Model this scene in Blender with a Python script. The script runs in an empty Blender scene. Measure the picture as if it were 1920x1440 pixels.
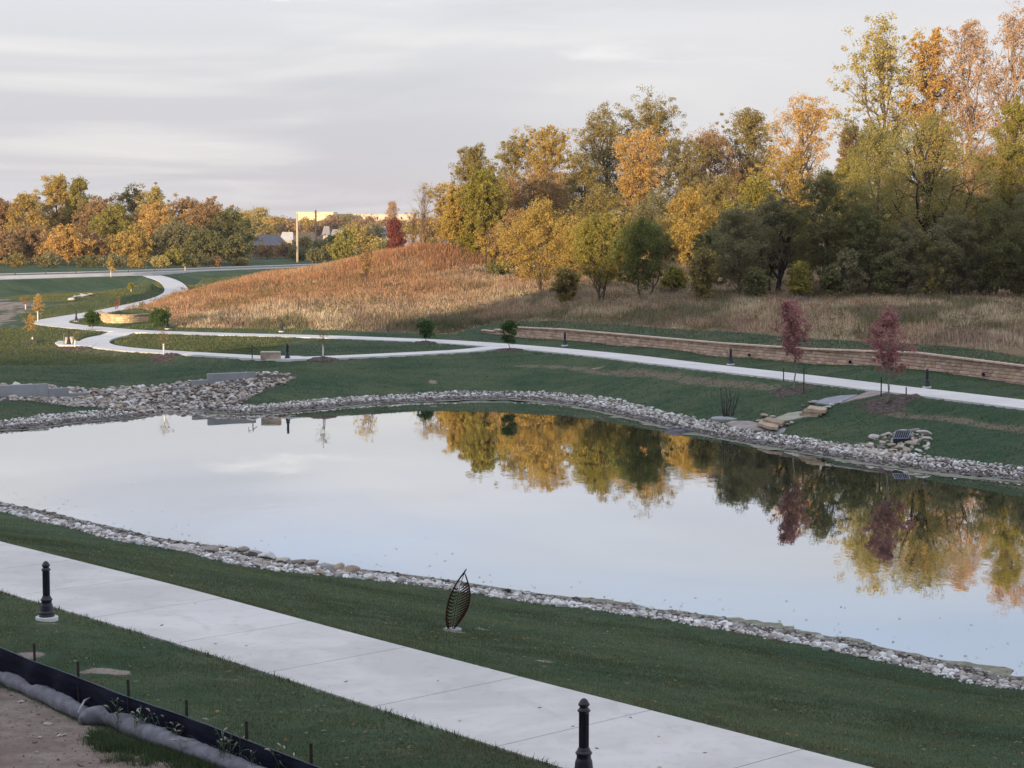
import bpy, bmesh, math, random
import numpy as np
from mathutils import Vector, Matrix

# ------------------------------------------------------------------ camera, sky, sun, exposure
SC = bpy.context.scene
COL = SC.collection
F_PX, CAM_H = 3600.0, 11.2
PITCH = math.atan(290.0 / 3600.0)
cam_d = bpy.data.cameras.new('camera')
cam = bpy.data.objects.new('camera', cam_d)
COL.objects.link(cam)
cam.location = (0, 0, CAM_H)
cam.rotation_euler = (math.pi / 2 - PITCH, 0, 0)
cam_d.sensor_width = 36.0
cam_d.lens = F_PX / 1920.0 * 36.0
cam_d.clip_start = 0.5
cam_d.clip_end = 20000
SC.camera = cam

SUN_EL, SUN_AZ = math.radians(3.6), math.radians(25)      # the sun stands low behind the camera, to its left
sun_dir = Vector((-math.sin(SUN_AZ) * math.cos(SUN_EL), -math.cos(SUN_AZ) * math.cos(SUN_EL), math.sin(SUN_EL)))
sun_d = bpy.data.lights.new('sun', 'SUN')
sun_d.energy = 5.0
sun_d.angle = math.radians(0.6)
sun_d.color = (1.0, 0.735, 0.45)
sun = bpy.data.objects.new('sun', sun_d)
COL.objects.link(sun)
sun.rotation_euler = sun_dir.to_track_quat('Z', 'Y').to_euler()

SC.view_settings.view_transform = 'Standard'
SC.view_settings.look = 'None'
SC.view_settings.gamma = 1
SC.view_settings.exposure = 0.42
SC.cycles.use_adaptive_sampling = True
SC.cycles.max_bounces = 6
SC.cycles.diffuse_bounces = 2
SC.cycles.glossy_bounces = 3
SC.cycles.transmission_bounces = 3
SC.cycles.transparent_max_bounces = 6
SC.cycles.volume_bounces = 0
SC.cycles.caustics_reflective = False
SC.cycles.caustics_refractive = False


class NT:
    """small helper to write node trees"""
    def __init__(self, tree):
        self.t = tree
        self.n = tree.nodes
        self.n.clear()

    def node(self, typ, props=None, **ins):
        nd = self.n.new(typ)
        for k, v in (props or {}).items():
            setattr(nd, k, v)
        for k, v in ins.items():
            key = int(k[1:]) if k[0] == '_' and k[1:].isdigit() else k.replace('_', ' ')
            self.set(nd.inputs[key], v)
        return nd

    def set(self, sock, v):
        if isinstance(v, bpy.types.NodeSocket):
            self.t.links.new(v, sock)
        elif isinstance(v, bpy.types.Node):
            self.t.links.new(v.outputs[0], sock)
        else:
            if isinstance(v, (tuple, list)) and len(v) == 3 and sock.type == 'RGBA':
                v = (*v, 1)
            sock.default_value = v

    def math(self, op, a, b=0.0, clamp=False):
        return self.node('ShaderNodeMath', dict(operation=op, use_clamp=clamp), _0=a, _1=b).outputs[0]

    def mix(self, f, a, b, bt='MIX'):
        nd = self.n.new('ShaderNodeMix')
        nd.data_type = 'RGBA'
        nd.blend_type = bt
        self.set(nd.inputs[0], f)
        self.set(nd.inputs[6], a)
        self.set(nd.inputs[7], b)
        return nd.outputs[2]

    def noise(self, vec, scale, detail=4, rough=0.55, dist=0.0):
        nd = self.node('ShaderNodeTexNoise', None, Scale=scale, Detail=detail, Roughness=rough, Distortion=dist)
        if vec is not None:
            self.set(nd.inputs['Vector'], vec)
        return nd.outputs[0]

    def ramp(self, f, stops):
        nd = self.n.new('ShaderNodeValToRGB')
        cr = nd.color_ramp
        while len(cr.elements) > 1:
            cr.elements.remove(cr.elements[-1])
        for i, (p, c) in enumerate(stops):
            e = cr.elements[0] if i == 0 else cr.elements.new(p)
            e.position = p
            e.color = (*c, 1) if len(c) == 3 else c
        self.set(nd.inputs[0], f)
        return nd.outputs[0]

    def step(self, f, a, b):
        return self.node('ShaderNodeMapRange', dict(interpolation_type='SMOOTHSTEP'), _0=f, _1=a, _2=b, _3=0.0, _4=1.0).outputs[0]

    def vmul(self, v, s):
        return self.node('ShaderNodeVectorMath', dict(operation='MULTIPLY'), _0=v, _1=s).outputs[0]


world = bpy.data.worlds.new('World')
SC.world = world
world.use_nodes = True
w = NT(world.node_tree)
sky = w.node('ShaderNodeTexSky', dict(sky_type='NISHITA', sun_disc=False, sun_elevation=SUN_EL,
                                      sun_rotation=math.atan2(sun_dir.x, sun_dir.y), air_density=1.0, dust_density=1.5, ozone_density=1.5))
tc = w.node('ShaderNodeTexCoord').outputs['Generated']
sep = w.node('ShaderNodeSeparateXYZ', None, _0=tc)
zz = sep.outputs[2]
el = w.ramp(w.math('MAXIMUM', zz, 0.0), [(0.0, (0.530, 0.505, 0.535)), (0.03, (0.525, 0.515, 0.550)), (0.07, (0.550, 0.550, 0.585)),
                                        (0.115, (0.62, 0.63, 0.67)), (0.135, (0.64, 0.665, 0.765)), (0.20, (0.50, 0.59, 0.75)), (0.45, (0.62, 0.67, 0.82)), (1.0, (0.90, 0.94, 1.06))])
# thin high cloud in flat bands: the direction is projected onto a cloud deck
den = w.math('ADD', w.math('ABSOLUTE', zz), 0.11)
dk = w.node('ShaderNodeCombineXYZ', None, _0=w.math('DIVIDE', sep.outputs[0], den), _1=w.math('DIVIDE', sep.outputs[1], den), _2=0.0).outputs[0]
n1 = w.noise(w.vmul(dk, (0.62, 0.8, 1.0)), 1.0, 5, 0.5, 0.6)
n2 = w.noise(w.vmul(dk, (0.9, 1.6, 1.0)), 1.0, 7, 0.6, 0.5)
side = w.step(sep.outputs[0], -0.12, 0.24)
cl = w.mix(w.math('MULTIPLY', w.step(n1, 0.44, 0.68), 0.8), el, (0.75, 0.735, 0.725))
n3 = w.noise(w.vmul(dk, (0.5, 0.7, 1.0)), 1.3, 4, 0.5, 0.8)
cl = w.mix(w.math('MULTIPLY', w.step(n3, 0.55, 0.36), 0.55), cl, (0.485, 0.50, 0.555))
cl = w.mix(w.math('MULTIPLY', w.math('MULTIPLY', w.step(n2, 0.60, 0.72), w.step(zz, 0.05, 0.11)), 0.75), cl, (0.92, 0.89, 0.88))
blu = w.math('MULTIPLY', w.step(w.noise(w.vmul(dk, (0.22, 0.3, 1.0)), 1.7, 4, 0.5), 0.52, 0.66), w.step(zz, 0.09, 0.16))
cl = w.mix(w.math('MULTIPLY', blu, 0.7), cl, (0.55, 0.68, 0.90))
cl = w.mix(w.math('MULTIPLY', w.math('MULTIPLY', side, 0.75), w.step(zz, 0.16, 0.09)), cl, (0.68, 0.67, 0.685))
bg1 = w.node('ShaderNodeBackground', None, Color=sky, Strength=0.10)
bg2 = w.node('ShaderNodeBackground', None, Color=cl, Strength=1.0)
mx = w.node('ShaderNodeMixShader', None, _0=0.9, _1=bg1, _2=bg2)
w.node('ShaderNodeOutputWorld', None, Surface=mx)

# ------------------------------------------------------------------ numeric helpers
RNG = np.random.default_rng(7)


def ray(px, py):
    c, s = math.cos(PITCH), math.sin(PITCH)
    u = -(py - 720.0)
    return np.array([px - 960.0, F_PX * c + u * s, -F_PX * s + u * c])


def at_z(px, py, z):
    d = ray(px, py)
    t = (z - CAM_H) / d[2]
    return np.array([d[0] * t, d[1] * t])


def at_d(px, py, dist):
    """the point on a sight line at ground distance dist along +Y"""
    d = ray(px, py)
    t = dist / d[1]
    return np.array([d[0] * t, dist, CAM_H + d[2] * t])


def vnoise(x, y, seed=0):
    xi, yi = np.floor(x).astype(np.int64), np.floor(y).astype(np.int64)
    fx, fy = x - xi, y - yi
    fx, fy = fx * fx * (3 - 2 * fx), fy * fy * (3 - 2 * fy)

    def h(a, b):
        n = (a * 374761393 + b * 668265263 + seed * 1442695041) & 0xffffffff
        n = ((n ^ (n >> 13)) * 1274126177) & 0xffffffff
        return ((n ^ (n >> 16)) & 0xffff) / 65535.0
    return (h(xi, yi) * (1 - fx) + h(xi + 1, yi) * fx) * (1 - fy) + (h(xi, yi + 1) * (1 - fx) + h(xi + 1, yi + 1) * fx) * fy


def fbm(x, y, seed=0, o=4):
    r, a, t = 0, 1.0, 0
    for i in range(o):
        r = r + a * vnoise(x * 2 ** i, y * 2 ** i, seed + i * 17)
        t += a
        a *= 0.55
    return r / t


def sstep(a, b, x):
    t = np.clip((x - a) / (b - a), 0, 1)
    return t * t * (3 - 2 * t)


def seg_dist(P, poly, closed=True):
    """distance of points to a polyline"""
    poly = np.asarray(poly, float)
    A = poly if closed else poly[:-1]
    B = np.roll(poly, -1, 0) if closed else poly[1:]
    best = np.full(len(P), 1e9)
    for a, b in zip(A, B):
        ab = b - a
        t = np.clip(((P - a) @ ab) / max(ab @ ab, 1e-9), 0, 1)
        q = P - (a + t[:, None] * ab)
        best = np.minimum(best, np.hypot(q[:, 0], q[:, 1]))
    return best


def inside(P, poly):
    poly = np.asarray(poly, float)
    r = np.zeros(len(P), bool)
    x, y = P[:, 0], P[:, 1]
    j = len(poly) - 1
    for i in range(len(poly)):
        xi, yi = poly[i]
        xj, yj = poly[j]
        if yi != yj:
            c = ((yi > y) != (yj > y)) & (x < (xj - xi) * (y - yi) / (yj - yi) + xi)
            r ^= c
        j = i
    return r


def sdist(P, poly):
    d = seg_dist(P, poly)
    return np.where(inside(P, poly), -d, d)


def smooth_line(pts, it=2):
    """Chaikin corner cutting that keeps the end points"""
    p = np.asarray(pts, float)
    for _ in range(it):
        q = 0.75 * p[:-1] + 0.25 * p[1:]
        r = 0.25 * p[:-1] + 0.75 * p[1:]
        m = np.empty((2 * len(q), p.shape[1]))
        m[0::2], m[1::2] = q, r
        p = np.vstack([p[:1], m, p[-1:]])
    return p


def resample(p, step):
    p = np.asarray(p, float)
    s = np.r_[0, np.cumsum(np.linalg.norm(np.diff(p, axis=0), axis=1))]
    n = max(2, int(s[-1] / step) + 1)
    t = np.linspace(0, s[-1], n)
    return np.stack([np.interp(t, s, p[:, k]) for k in range(p.shape[1])], 1)


# ------------------------------------------------------------------ pond outline and terrain
POND_PX = [(0, 808), (50, 806), (87, 801), (114, 798), (146, 793), (200, 789), (254, 785), (280, 781), (298, 777), (309, 770), (330, 767), (350, 766), (362, 771),
           (389, 773), (437, 778), (500, 776), (560, 771), (640, 764), (700, 758), (770, 755), (860, 750), (950, 749), (1000, 752),
           (1060, 760), (1110, 770), (1160, 782), (1200, 791), (1250, 804), (1310, 817), (1400, 833), (1500, 850), (1600, 867), (1700, 881), (1800, 894),
           (1920, 905)]
NEAR_PX = [(1920, 1276), (1850, 1257), (1780, 1241), (1700, 1224), (1640, 1212), (1600, 1198), (1550, 1196), (1480, 1182), (1400, 1168), (1320, 1153), (1230, 1143),
           (1160, 1132), (1080, 1124), (1000, 1112), (930, 1102), (870, 1092), (800, 1082), (740, 1075), (680, 1068), (620, 1062), (560, 1056),
           (510, 1046), (470, 1034), (420, 1026), (350, 1017), (290, 1008), (230, 992), (150, 975), (80, 957), (0, 943)]
far_w = [at_z(x, y, 0) for x, y in POND_PX]
near_w = [at_z(x, y, 0) for x, y in NEAR_PX]
POND = np.array(far_w + [(28, 79.5), (32.5, 72), (34, 62), (30, 53), (23, 48)] + near_w[:-1] + [near_w[-1], (-25, 83), (-32, 90), (-37, 97), (-38, 103), (-35, 106)])
POND = smooth_line(np.vstack([POND, POND[:1]]), 1)[:-1]

CP = []   # control points x, y, z


def cz(px, py, z):
    p = at_z(px, py, z)
    CP.append((p[0], p[1], z))


for px, py, z in [
    (0, 1060, 3.7), (300, 1150, 3.7), (700, 1265, 3.7), (1100, 1370, 3.7), (1350, 1400, 3.7), (560, 1240, 3.7), (1640, 1440, 3.68), (0, 1110, 3.75), (500, 1268, 3.75), (1060, 1440, 3.75),
    (0, 1015, 3.66), (820, 1227, 3.66), (1300, 1350, 3.64),
    (88, 1163, 3.75), (1095, 1467, 3.75), (300, 1260, 3.82), (600, 1380, 3.85), (800, 1430, 3.85),
    (60, 1300, 3.9), (200, 1370, 3.95), (50, 1420, 4.05), (400, 1440, 3.98),
    (848, 1180, 2.68), (1400, 1330, 3.1), (1800, 1400, 2.77), (500, 1100, 2.4), (100, 1000, 2.08), (1900, 1330, 1.03), (300, 1040, 1.52), (1400, 1220, 1.15), (650, 1110, 1.68),
    # far side: main path, loop path, lawns
    (1920, 758, 2.2), (1726, 735, 2.2), (1467, 704, 2.2), (1320, 688, 2.2), (1160, 668, 2.2), (1054, 657, 2.2), (960, 648, 2.2), (860, 641, 2.2),
    (780, 637, 2.3), (615, 631, 2.3), (440, 627, 2.3), (320, 623, 2.3), (231, 620, 2.3), (150, 613, 2.3), (100, 606, 2.25), (180, 589, 2.35), (250, 575, 2.5),
    (330, 552, 2.8), (860, 659, 2.1), (740, 665, 2.1), (620, 671, 2.05), (540, 674, 2.0), (400, 665, 2.05), (300, 661, 2.05), (200, 650, 2.1), (130, 648, 2.05),
    (600, 650, 2.0), (400, 645, 2.05), (1920, 724, 2.35), (1523, 686, 2.35), (1357, 670, 2.35), (1160, 650, 2.35), (972, 634, 2.35),
    (1480, 745, 1.7), (1660, 775, 1.4), (1800, 800, 1.35), (1300, 740, 1.35), (1150, 715, 1.45), (1000, 690, 1.65), (850, 690, 1.5), (700, 690, 1.5), (560, 700, 1.4),
    (1500, 790, 0.85), (1880, 840, 0.85), (1400, 780, 0.75), (1230, 760, 0.7), (1080, 735, 0.75), (900, 718, 0.8), (700, 724, 0.75), (600, 728, 0.75), (520, 745, 0.55),
    (1565, 752, 1.85), (1525, 768, 1.4), (1490, 781, 1.0), (1440, 793, 0.65), (1410, 799, 0.5),
    (478, 702, 1.5), (420, 736, 0.72), (420, 722, 1.1), (340, 737, 0.7), (340, 750, 0.4), (245, 753, 0.33), (245, 735, 0.5), (245, 720, 0.7), (45, 746, 0.75), (110, 749, 0.55), (130, 762, 0.36), (0, 775, 0.45), (60, 790, 0.3), (45, 716, 1.1), (110, 722, 0.9), (350, 765, 0.25),
    (230, 608, 2.15), (195, 605, 2.15), (285, 603, 2.15), (260, 600, 2.25),
    (250, 695, 1.15), (100, 690, 1.15), (0, 690, 1.3), (400, 690, 1.35), (200, 670, 1.6), (60, 655, 1.8), (0, 640, 2.0), (-80, 640, 2.1),
    (30, 620, 2.0), (0, 600, 1.6), (20, 575, 1.4), (40, 560, 1.4), (120, 571, 2.6), (200, 559, 3.1), (265, 545, 3.3), (60, 590, 1.9),
    # meadow above the block wall, lifted there by WALL_STEP
    (1920, 640, 4.0), (1700, 610, 4.3), (1500, 600, 4.37), (1300, 590, 4.3), (1100, 580, 4.1), (1000, 590, 3.3), (900, 595, 3.1), (1500, 550, 5.45), (1800, 560, 5.1), (1920, 560, 5.3), (1200, 555, 5.1), (1100, 550, 4.9), (1350, 552, 5.3), (1650, 550, 5.5),
    (700, 600, 3.0), (500, 605, 2.7), (400, 590, 3.2), (800, 600, 3.0), (230, 586, 2.9), (320, 575, 3.4), (450, 570, 3.7), (560, 560, 4.1), (700, 555, 4.5), (850, 560, 4.1),
    (420, 540, 4.5), (560, 520, 5.3), (650, 510, 6.0), (750, 500, 6.7), (850, 500, 6.7), (950, 510, 6.0), (1000, 530, 5.2), (340, 548, 3.4)]:
    cz(px, py, z)
for x, y, z in [
    (-28, 257, 5.6), (-22, 255, 7.0), (-11, 246, 8.9), (-4, 250, 8.9), (8, 250, 7.6), (24, 255, 6.8), (45, 255, 6.2), (70, 255, 6.2), (100, 240, 5.8),
    (-48, 262, 4.2), (-55, 240, 3.1), (-62, 270, 1.2), (-75, 300, 0.9), (-90, 330, 1.0), (-60, 320, 1.3), (-45, 330, 2.0), (-30, 340, 2.6), (0, 330, 4.5), (30, 330, 5.5), (80, 330, 6),
    (-98, 366, 3.2), (-78, 410, 3.2), (-52, 462, 3.2), (-40, 500, 3.4), (-120, 340, 2.6), (-105, 352, 2.6), (0, 480, 3.2), (60, 480, 5), (-130, 460, 3.5), (-60, 560, 4.5), (100, 600, 6), (-160, 300, 2),
    (-70, 620, 4.5), (0, 640, 5), (-150, 700, 7), (0, 800, 7), (-120, 1000, 10), (0, 1000, 9), (150, 900, 9), (-200, 1400, 17), (-100, 1500, 17), (0, 1500, 16),
    (-500, 1500, 20), (-600, 2500, 26), (0, 2500, 24), (500, 1500, 18), (600, 2500, 26), (2500, 2500, 26), (-2500, 2500, 26), (2500, 0, 10), (-2500, 0, 10), (0, -2500, 10),
    (-900, 500, 8), (900, 500, 8), (0, 6000, 30), (-6000, 6000, 30), (6000, 6000, 30), (5000, -4000, 20), (-5000, -4000, 20),
    (0, 5, 4.6), (-30, 0, 4.6), (30, 0, 4.6), (60, 0, 4.5), (-60, 0, 4.5), (0, 15, 4.4), (30, 20, 4.0), (30, 33, 2.6), (-30, 50, 3.7), (-50, 60, 3.7), (-12, 27, 4.0), (60, 60, 2.5), (-60, 100, 2.0),
    (50, 90, 2.8), (70, 120, 4.0), (-60, 130, 1.5), (-60, 160, 2.0), (-90, 200, 2.2), (70, 160, 5.3), (70, 200, 6.2), (42, 212, 6.4), (22, 222, 6.3), (60, 220, 6.3), (90, 230, 6.3), (-100, 60, 4), (100, 60, 3.5), (0, -60, 4.6), (100, -60, 4.6), (-100, -60, 4.6),
    (0, 70, 0.4), (10, 65, 0.3), (-10, 90, 0.4), (10, 85, 0.3), (-20, 95, 0.4), (0, 105, 0.4), (18, 62, 0.3), (28, 68, 0.4)]:
    CP.append((x, y, z))
for i in range(0, len(POND), 5):     # the tops of the stone bands
    a_, b_ = POND[i - 1], POND[(i + 1) % len(POND)]
    t_ = (b_ - a_) / np.linalg.norm(b_ - a_)
    c_ = POND[i] + np.array([-t_[1], t_[0]]) * 3.0
    if abs(c_[0]) < 30 and not (c_[1] > 112 and c_[0] < -17):
        CP.append((c_[0], c_[1], 0.42 if c_[1] > 84 or c_[0] > 20 else 0.28))
CP = np.array(CP)
_c2 = 6.0
_K = np.sqrt(((CP[:, None, :2] - CP[None, :, :2]) ** 2).sum(-1) + _c2)
_n = len(CP)
_A = np.zeros((_n + 1, _n + 1))
_A[:_n, :_n] = _K - np.eye(_n) * 1.2
_A[:_n, _n] = 1
_A[_n, :_n] = 1
_W = np.linalg.solve(_A, np.r_[CP[:, 2], 0])


def h_base(P):
    out = np.empty(len(P))
    for i in range(0, len(P), 20000):
        q = P[i:i + 20000]
        d = np.sqrt(((q[:, None] - CP[None, :, :2]) ** 2).sum(-1) + _c2)
        out[i:i + 20000] = d @ _W[:_n] + _W[_n]
    return out


WALL_PX = [(905, 629.5, 2.33), (972, 634.5, 2.33), (1054, 642, 2.33), (1160, 650.5, 2.33), (1357, 671, 2.33), (1523, 686, 2.33), (1721, 705, 2.33), (1920, 725, 2.33), (2010, 735, 2.33), (2450, 784, 2.33)]
WALL_L = np.array([at_z(x, y, z) for x, y, z in WALL_PX])


def wall_lift(P):
    """ground behind the block wall stands about a metre higher than in front of it"""
    d = seg_dist(P, WALL_L, False)
    # behind = on the far side of the wall line
    yl = np.interp(P[:, 0], WALL_L[:, 0], WALL_L[:, 1])
    behind = (P[:, 1] > yl) & (P[:, 0] > WALL_L[0, 0] - 1)
    run = np.clip((P[:, 0] - WALL_L[0, 0]) / 6.0, 0, 1)
    return np.where(behind, sstep(0.25, 0.9, d) * run, 0) * np.exp(-np.maximum(d - 1, 0) / 11.0) * 0.8


CONFORM = []     # (line with heights, half width, blend): ground graded flat under paths and road


def is_far(P):
    return (P[:, 1] > 84) & (P[:, 1] > 96 - 1.2 * (P[:, 0] + 30)) | (P[:, 0] > 20) & (P[:, 1] > 58)


def height(P, lift=True):
    P = np.asarray(P, float).reshape(-1, 2)
    b = np.maximum(h_base(P), 0.3)
    r = np.hypot(P[:, 0], P[:, 1])
    near = (np.abs(P[:, 0]) < 90) & (P[:, 1] > 20) & (P[:, 1] < 200)
    d = np.full(len(P), 99.0)
    if near.any():
        d[near] = sdist(P[near], POND)
    fs = np.where(is_far(P), 0.16, 0.09)
    hn = np.where(d < 0, np.maximum(0.35 * d, -1.2), np.where(d < 0.6, 0.07 * d, 0.042 + fs * (d - 0.6)))
    h = hn + (b - hn) * sstep(1.8, 6.0, d)
    h = np.where(d < 99, h, b)
    h = h + (fbm(P[:, 0] / 5, P[:, 1] / 5, 3, 3) - 0.5) * 0.14 * sstep(2, 8, d) * sstep(25, 60, r)
    for line, half, blend, drop in CONFORM:
        m = (P[:, 0] > line[:, 0].min() - 20) & (P[:, 0] < line[:, 0].max() + 20) & (P[:, 1] > line[:, 1].min() - 20) & (P[:, 1] < line[:, 1].max() + 20)
        if m.any():
            q = P[m]
            best = np.full(len(q), 1e9)
            bz = np.zeros(len(q))
            for a, c in zip(line[:-1], line[1:]):
                ab = c[:2] - a[:2]
                t = np.clip(((q - a[:2]) @ ab) / max(ab @ ab, 1e-9), 0, 1)
                e = q - (a[:2] + t[:, None] * ab)
                dd = np.hypot(e[:, 0], e[:, 1])
                k = dd < best
                best[k] = dd[k]
                bz[k] = (a[2] + t * (c[2] - a[2]))[k]
            wt = 1 - sstep(half, half + blend, best)
            h[m] = h[m] * (1 - wt) + bz * wt
    if lift:
        m = (P[:, 1] > 90) & (P[:, 1] < 260)
        if m.any():
            h[m] += wall_lift(P[m])
    return h


def hz(x, y):
    return float(height(np.array([[x, y]]))[0])


def hit(px, py, dmin=18, dmax=900):
    """where the sight line of a photo pixel meets the ground"""
    d = ray(px, py)
    ts = np.geomspace(dmin, dmax, 500)
    P = np.stack([d[0] / d[1] * ts, ts], 1)
    zr = CAM_H + d[2] / d[1] * ts
    g = height(P) - zr
    k = np.argmax(g > 0)
    if g[k] <= 0:
        k = len(ts) - 1
    a, b = ts[max(k - 1, 0)], ts[k]
    for _ in range(12):
        m = (a + b) / 2
        if height([[d[0] / d[1] * m, m]])[0] - (CAM_H + d[2] / d[1] * m) > 0:
            b = m
        else:
            a = m
    return np.array([d[0] / d[1] * b, b])


def hits(pts, **k):
    return np.array([hit(x, y, **k) for x, y in pts])


# ------------------------------------------------------------------ mesh helpers
def mesh_np(name, V, faces, color=None, smooth=False, attrs=None):
    """V (n,3); faces = list of (m,k) int arrays; color = (n,3) per-vertex albedo"""
    me = bpy.data.meshes.new(name)
    V = np.asarray(V, np.float32)
    me.vertices.add(len(V))
    me.vertices.foreach_set('co', V.ravel())
    faces = [np.asarray(f) for f in faces if len(f)]
    nl = sum(f.size for f in faces)
    npol = sum(len(f) for f in faces)
    me.loops.add(nl)
    me.polygons.add(npol)
    me.loops.foreach_set('vertex_index', np.concatenate([f.ravel() for f in faces]).astype(np.int32))
    tot = np.concatenate([np.full(len(f), f.shape[1]) for f in faces])
    st = np.r_[0, np.cumsum(tot)[:-1]]
    me.polygons.foreach_set('loop_start', st.astype(np.int32))
    me.polygons.foreach_set('loop_total', tot.astype(np.int32))
    me.polygons.foreach_set('use_smooth', np.full(npol, smooth))
    me.update(calc_edges=True)
    if color is not None:
        a = me.attributes.new('tint', 'FLOAT_COLOR', 'POINT')
        c = np.ones((len(V), 4), np.float32)
        c[:, :3] = color
        a.data.foreach_set('color', c.ravel())
    for k, v in (attrs or {}).items():
        a = me.attributes.new(k, 'FLOAT', 'POINT')
        a.data.foreach_set('value', np.asarray(v, np.float32))
    return me


def put(name, me, mat, parent=None, loc=(0, 0, 0), rz=0.0):
    if mat is not None and not me.materials:
        me.materials.append(mat)
    o = bpy.data.objects.new(name, me)
    COL.objects.link(o)
    o.location = loc
    o.rotation_euler = (0, 0, rz)
    if parent is not None:
        o.parent = parent
    return o


def tag(o, label=None, cat=None, group=None, kind=None):
    if label:
        o['label'] = label
    if cat:
        o['category'] = cat
    if group:
        o['group'] = group
    if kind:
        o['kind'] = kind
    return o


def thing(name, label, cat, loc, rz=0.0, group=None):
    o = bpy.data.objects.new(name, None)
    COL.objects.link(o)
    o.empty_display_size = 0.3
    o.location = tuple(float(v) for v in loc)
    o.rotation_euler = (0, 0, rz)
    return tag(o, label, cat, group)


def copy_tree(o, loc, rz=0.0, label=None, scale=None):
    c = o.copy()
    COL.objects.link(c)
    c.location = loc
    c.rotation_euler = (0, 0, rz)
    if label:
        c['label'] = label
    if scale:
        c.scale = scale
    for ch in o.children:
        d = ch.copy()
        COL.objects.link(d)
        d.parent = c
        for g in ch.children:
            e = g.copy()
            COL.objects.link(e)
            e.parent = d
    return c


class MB:
    """collects simple solids into one mesh"""
    def __init__(self):
        self.V, self.F, self.n = [], {3: [], 4: []}, 0

    def add(self, V, quads=None, tris=None):
        V = np.asarray(V, float)
        self.V.append(V)
        if quads is not None and len(quads):
            self.F[4].append(np.asarray(quads) + self.n)
        if tris is not None and len(tris):
            self.F[3].append(np.asarray(tris) + self.n)
        self.n += len(V)

    def box(self, c, s, rz=0.0, bev=0.0):
        """box with centre c and size s; bev chamfers the upright and top edges"""
        x, y, z = s[0] / 2, s[1] / 2, s[2] / 2
        if bev <= 0:
            rings = [(x, y, -z), (x, y, z)]
        else:
            rings = [(x, y, -z), (x, y, z - bev), (x - bev, y - bev, z)]
        V = []
        for (a, b, h) in rings:
            V += [(-a, -b, h), (a, -b, h), (a, b, h), (-a, b, h)]
        V = np.array(V)
        cr, sr = math.cos(rz), math.sin(rz)
        V = np.stack([V[:, 0] * cr - V[:, 1] * sr, V[:, 0] * sr + V[:, 1] * cr, V[:, 2]], 1) + np.array(c, float)
        Q = [(3, 2, 1, 0)]
        nr = len(rings)
        for k in range(nr - 1):
            for i in range(4):
                j = (i + 1) % 4
                Q.append((k * 4 + i, k * 4 + j, k * 4 + 4 + j, k * 4 + 4 + i))
        t = (nr - 1) * 4
        Q.append((t, t + 1, t + 2, t + 3))
        self.add(V, Q)

    def tube(self, pts, rad, n=6, cap=True):
        pts = np.asarray(pts, float)
        rad = np.broadcast_to(np.asarray(rad, float), (len(pts),))
        T = np.gradient(pts, axis=0)
        T /= np.maximum(np.linalg.norm(T, axis=1, keepdims=True), 1e-9)
        ref = np.array([0, 0, 1.0]) if abs(T[:, 2]).mean() < 0.8 else np.array([1.0, 0, 0])
        A = np.cross(T, ref)
        A /= np.maximum(np.linalg.norm(A, axis=1, keepdims=True), 1e-9)
        B = np.cross(T, A)
        an = np.arange(n) * 2 * math.pi / n
        V = pts[:, None] + rad[:, None, None] * (np.cos(an)[None, :, None] * A[:, None] + np.sin(an)[None, :, None] * B[:, None])
        V = V.reshape(-1, 3)
        m = len(pts)
        i = np.arange(n)
        j = (i + 1) % n
        Q = np.concatenate([np.stack([k * n + i, k * n + j, (k + 1) * n + j, (k + 1) * n + i], 1) for k in range(m - 1)])
        tr = []
        if cap:
            V = np.vstack([V, pts[0], pts[-1]])
            a, b = len(V) - 2, len(V) - 1
            tr = [(a, jj, ii) for ii, jj in zip(i, j)] + [(b, (m - 1) * n + ii, (m - 1) * n + jj) for ii, jj in zip(i, j)]
        self.add(V, Q, tr)

    def lathe(self, prof, n=24, c=(0, 0, 0), flute=None):
        """prof = (radius, z); flute = (zmin, zmax, depth) grooves the band"""
        V = []
        for r, z in prof:
            for k in range(n):
                a = 2 * math.pi * k / n
                rr = r
                if flute and flute[0] <= z <= flute[1] and k % 3 == 0:
                    rr = r - flute[2]
                V.append((rr * math.cos(a) + c[0], rr * math.sin(a) + c[1], z + c[2]))
        m = len(prof)
        i = np.arange(n)
        j = (i + 1) % n
        Q = np.concatenate([np.stack([k * n + i, k * n + j, (k + 1) * n + j, (k + 1) * n + i], 1) for k in range(m - 1)])
        V.append((c[0], c[1], prof[-1][1] + c[2]))
        tr = [((m - 1) * n + a, (m - 1) * n + b, len(V) - 1) for a, b in zip(i, j)]
        self.add(V, Q, tr)

    def mesh(self, name, smooth=False, color=None):
        return mesh_np(name, np.vstack(self.V), [np.vstack(f) if f else [] for f in (self.F[4], self.F[3])], color, smooth)


# ------------------------------------------------------------------ materials
def new_mat(name):
    m = bpy.data.materials.new(name)
    m.use_nodes = True
    return m, NT(m.node_tree)


def principled(nt, color, rough=0.8, normal=None, spec=0.3, metal=0.0):
    p = nt.node('ShaderNodeBsdfPrincipled', None, Roughness=rough, Metallic=metal)
    nt.set(p.inputs['Base Color'], color)
    p.inputs['Specular IOR Level'].default_value = spec
    if normal is not None:
        nt.set(p.inputs['Normal'], normal)
    nt.node('ShaderNodeOutputMaterial', None, Surface=p)
    return p


def bump(nt, h, strength=0.4, dist=0.02):
    return nt.node('ShaderNodeBump', None, Strength=strength, Distance=dist, Height=h).outputs[0]


def geo(nt):
    return nt.node('ShaderNodeNewGeometry').outputs['Position']


def attr(nt, name, out='Fac'):
    return nt.node('ShaderNodeAttribute', dict(attribute_name=name)).outputs[out]


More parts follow.
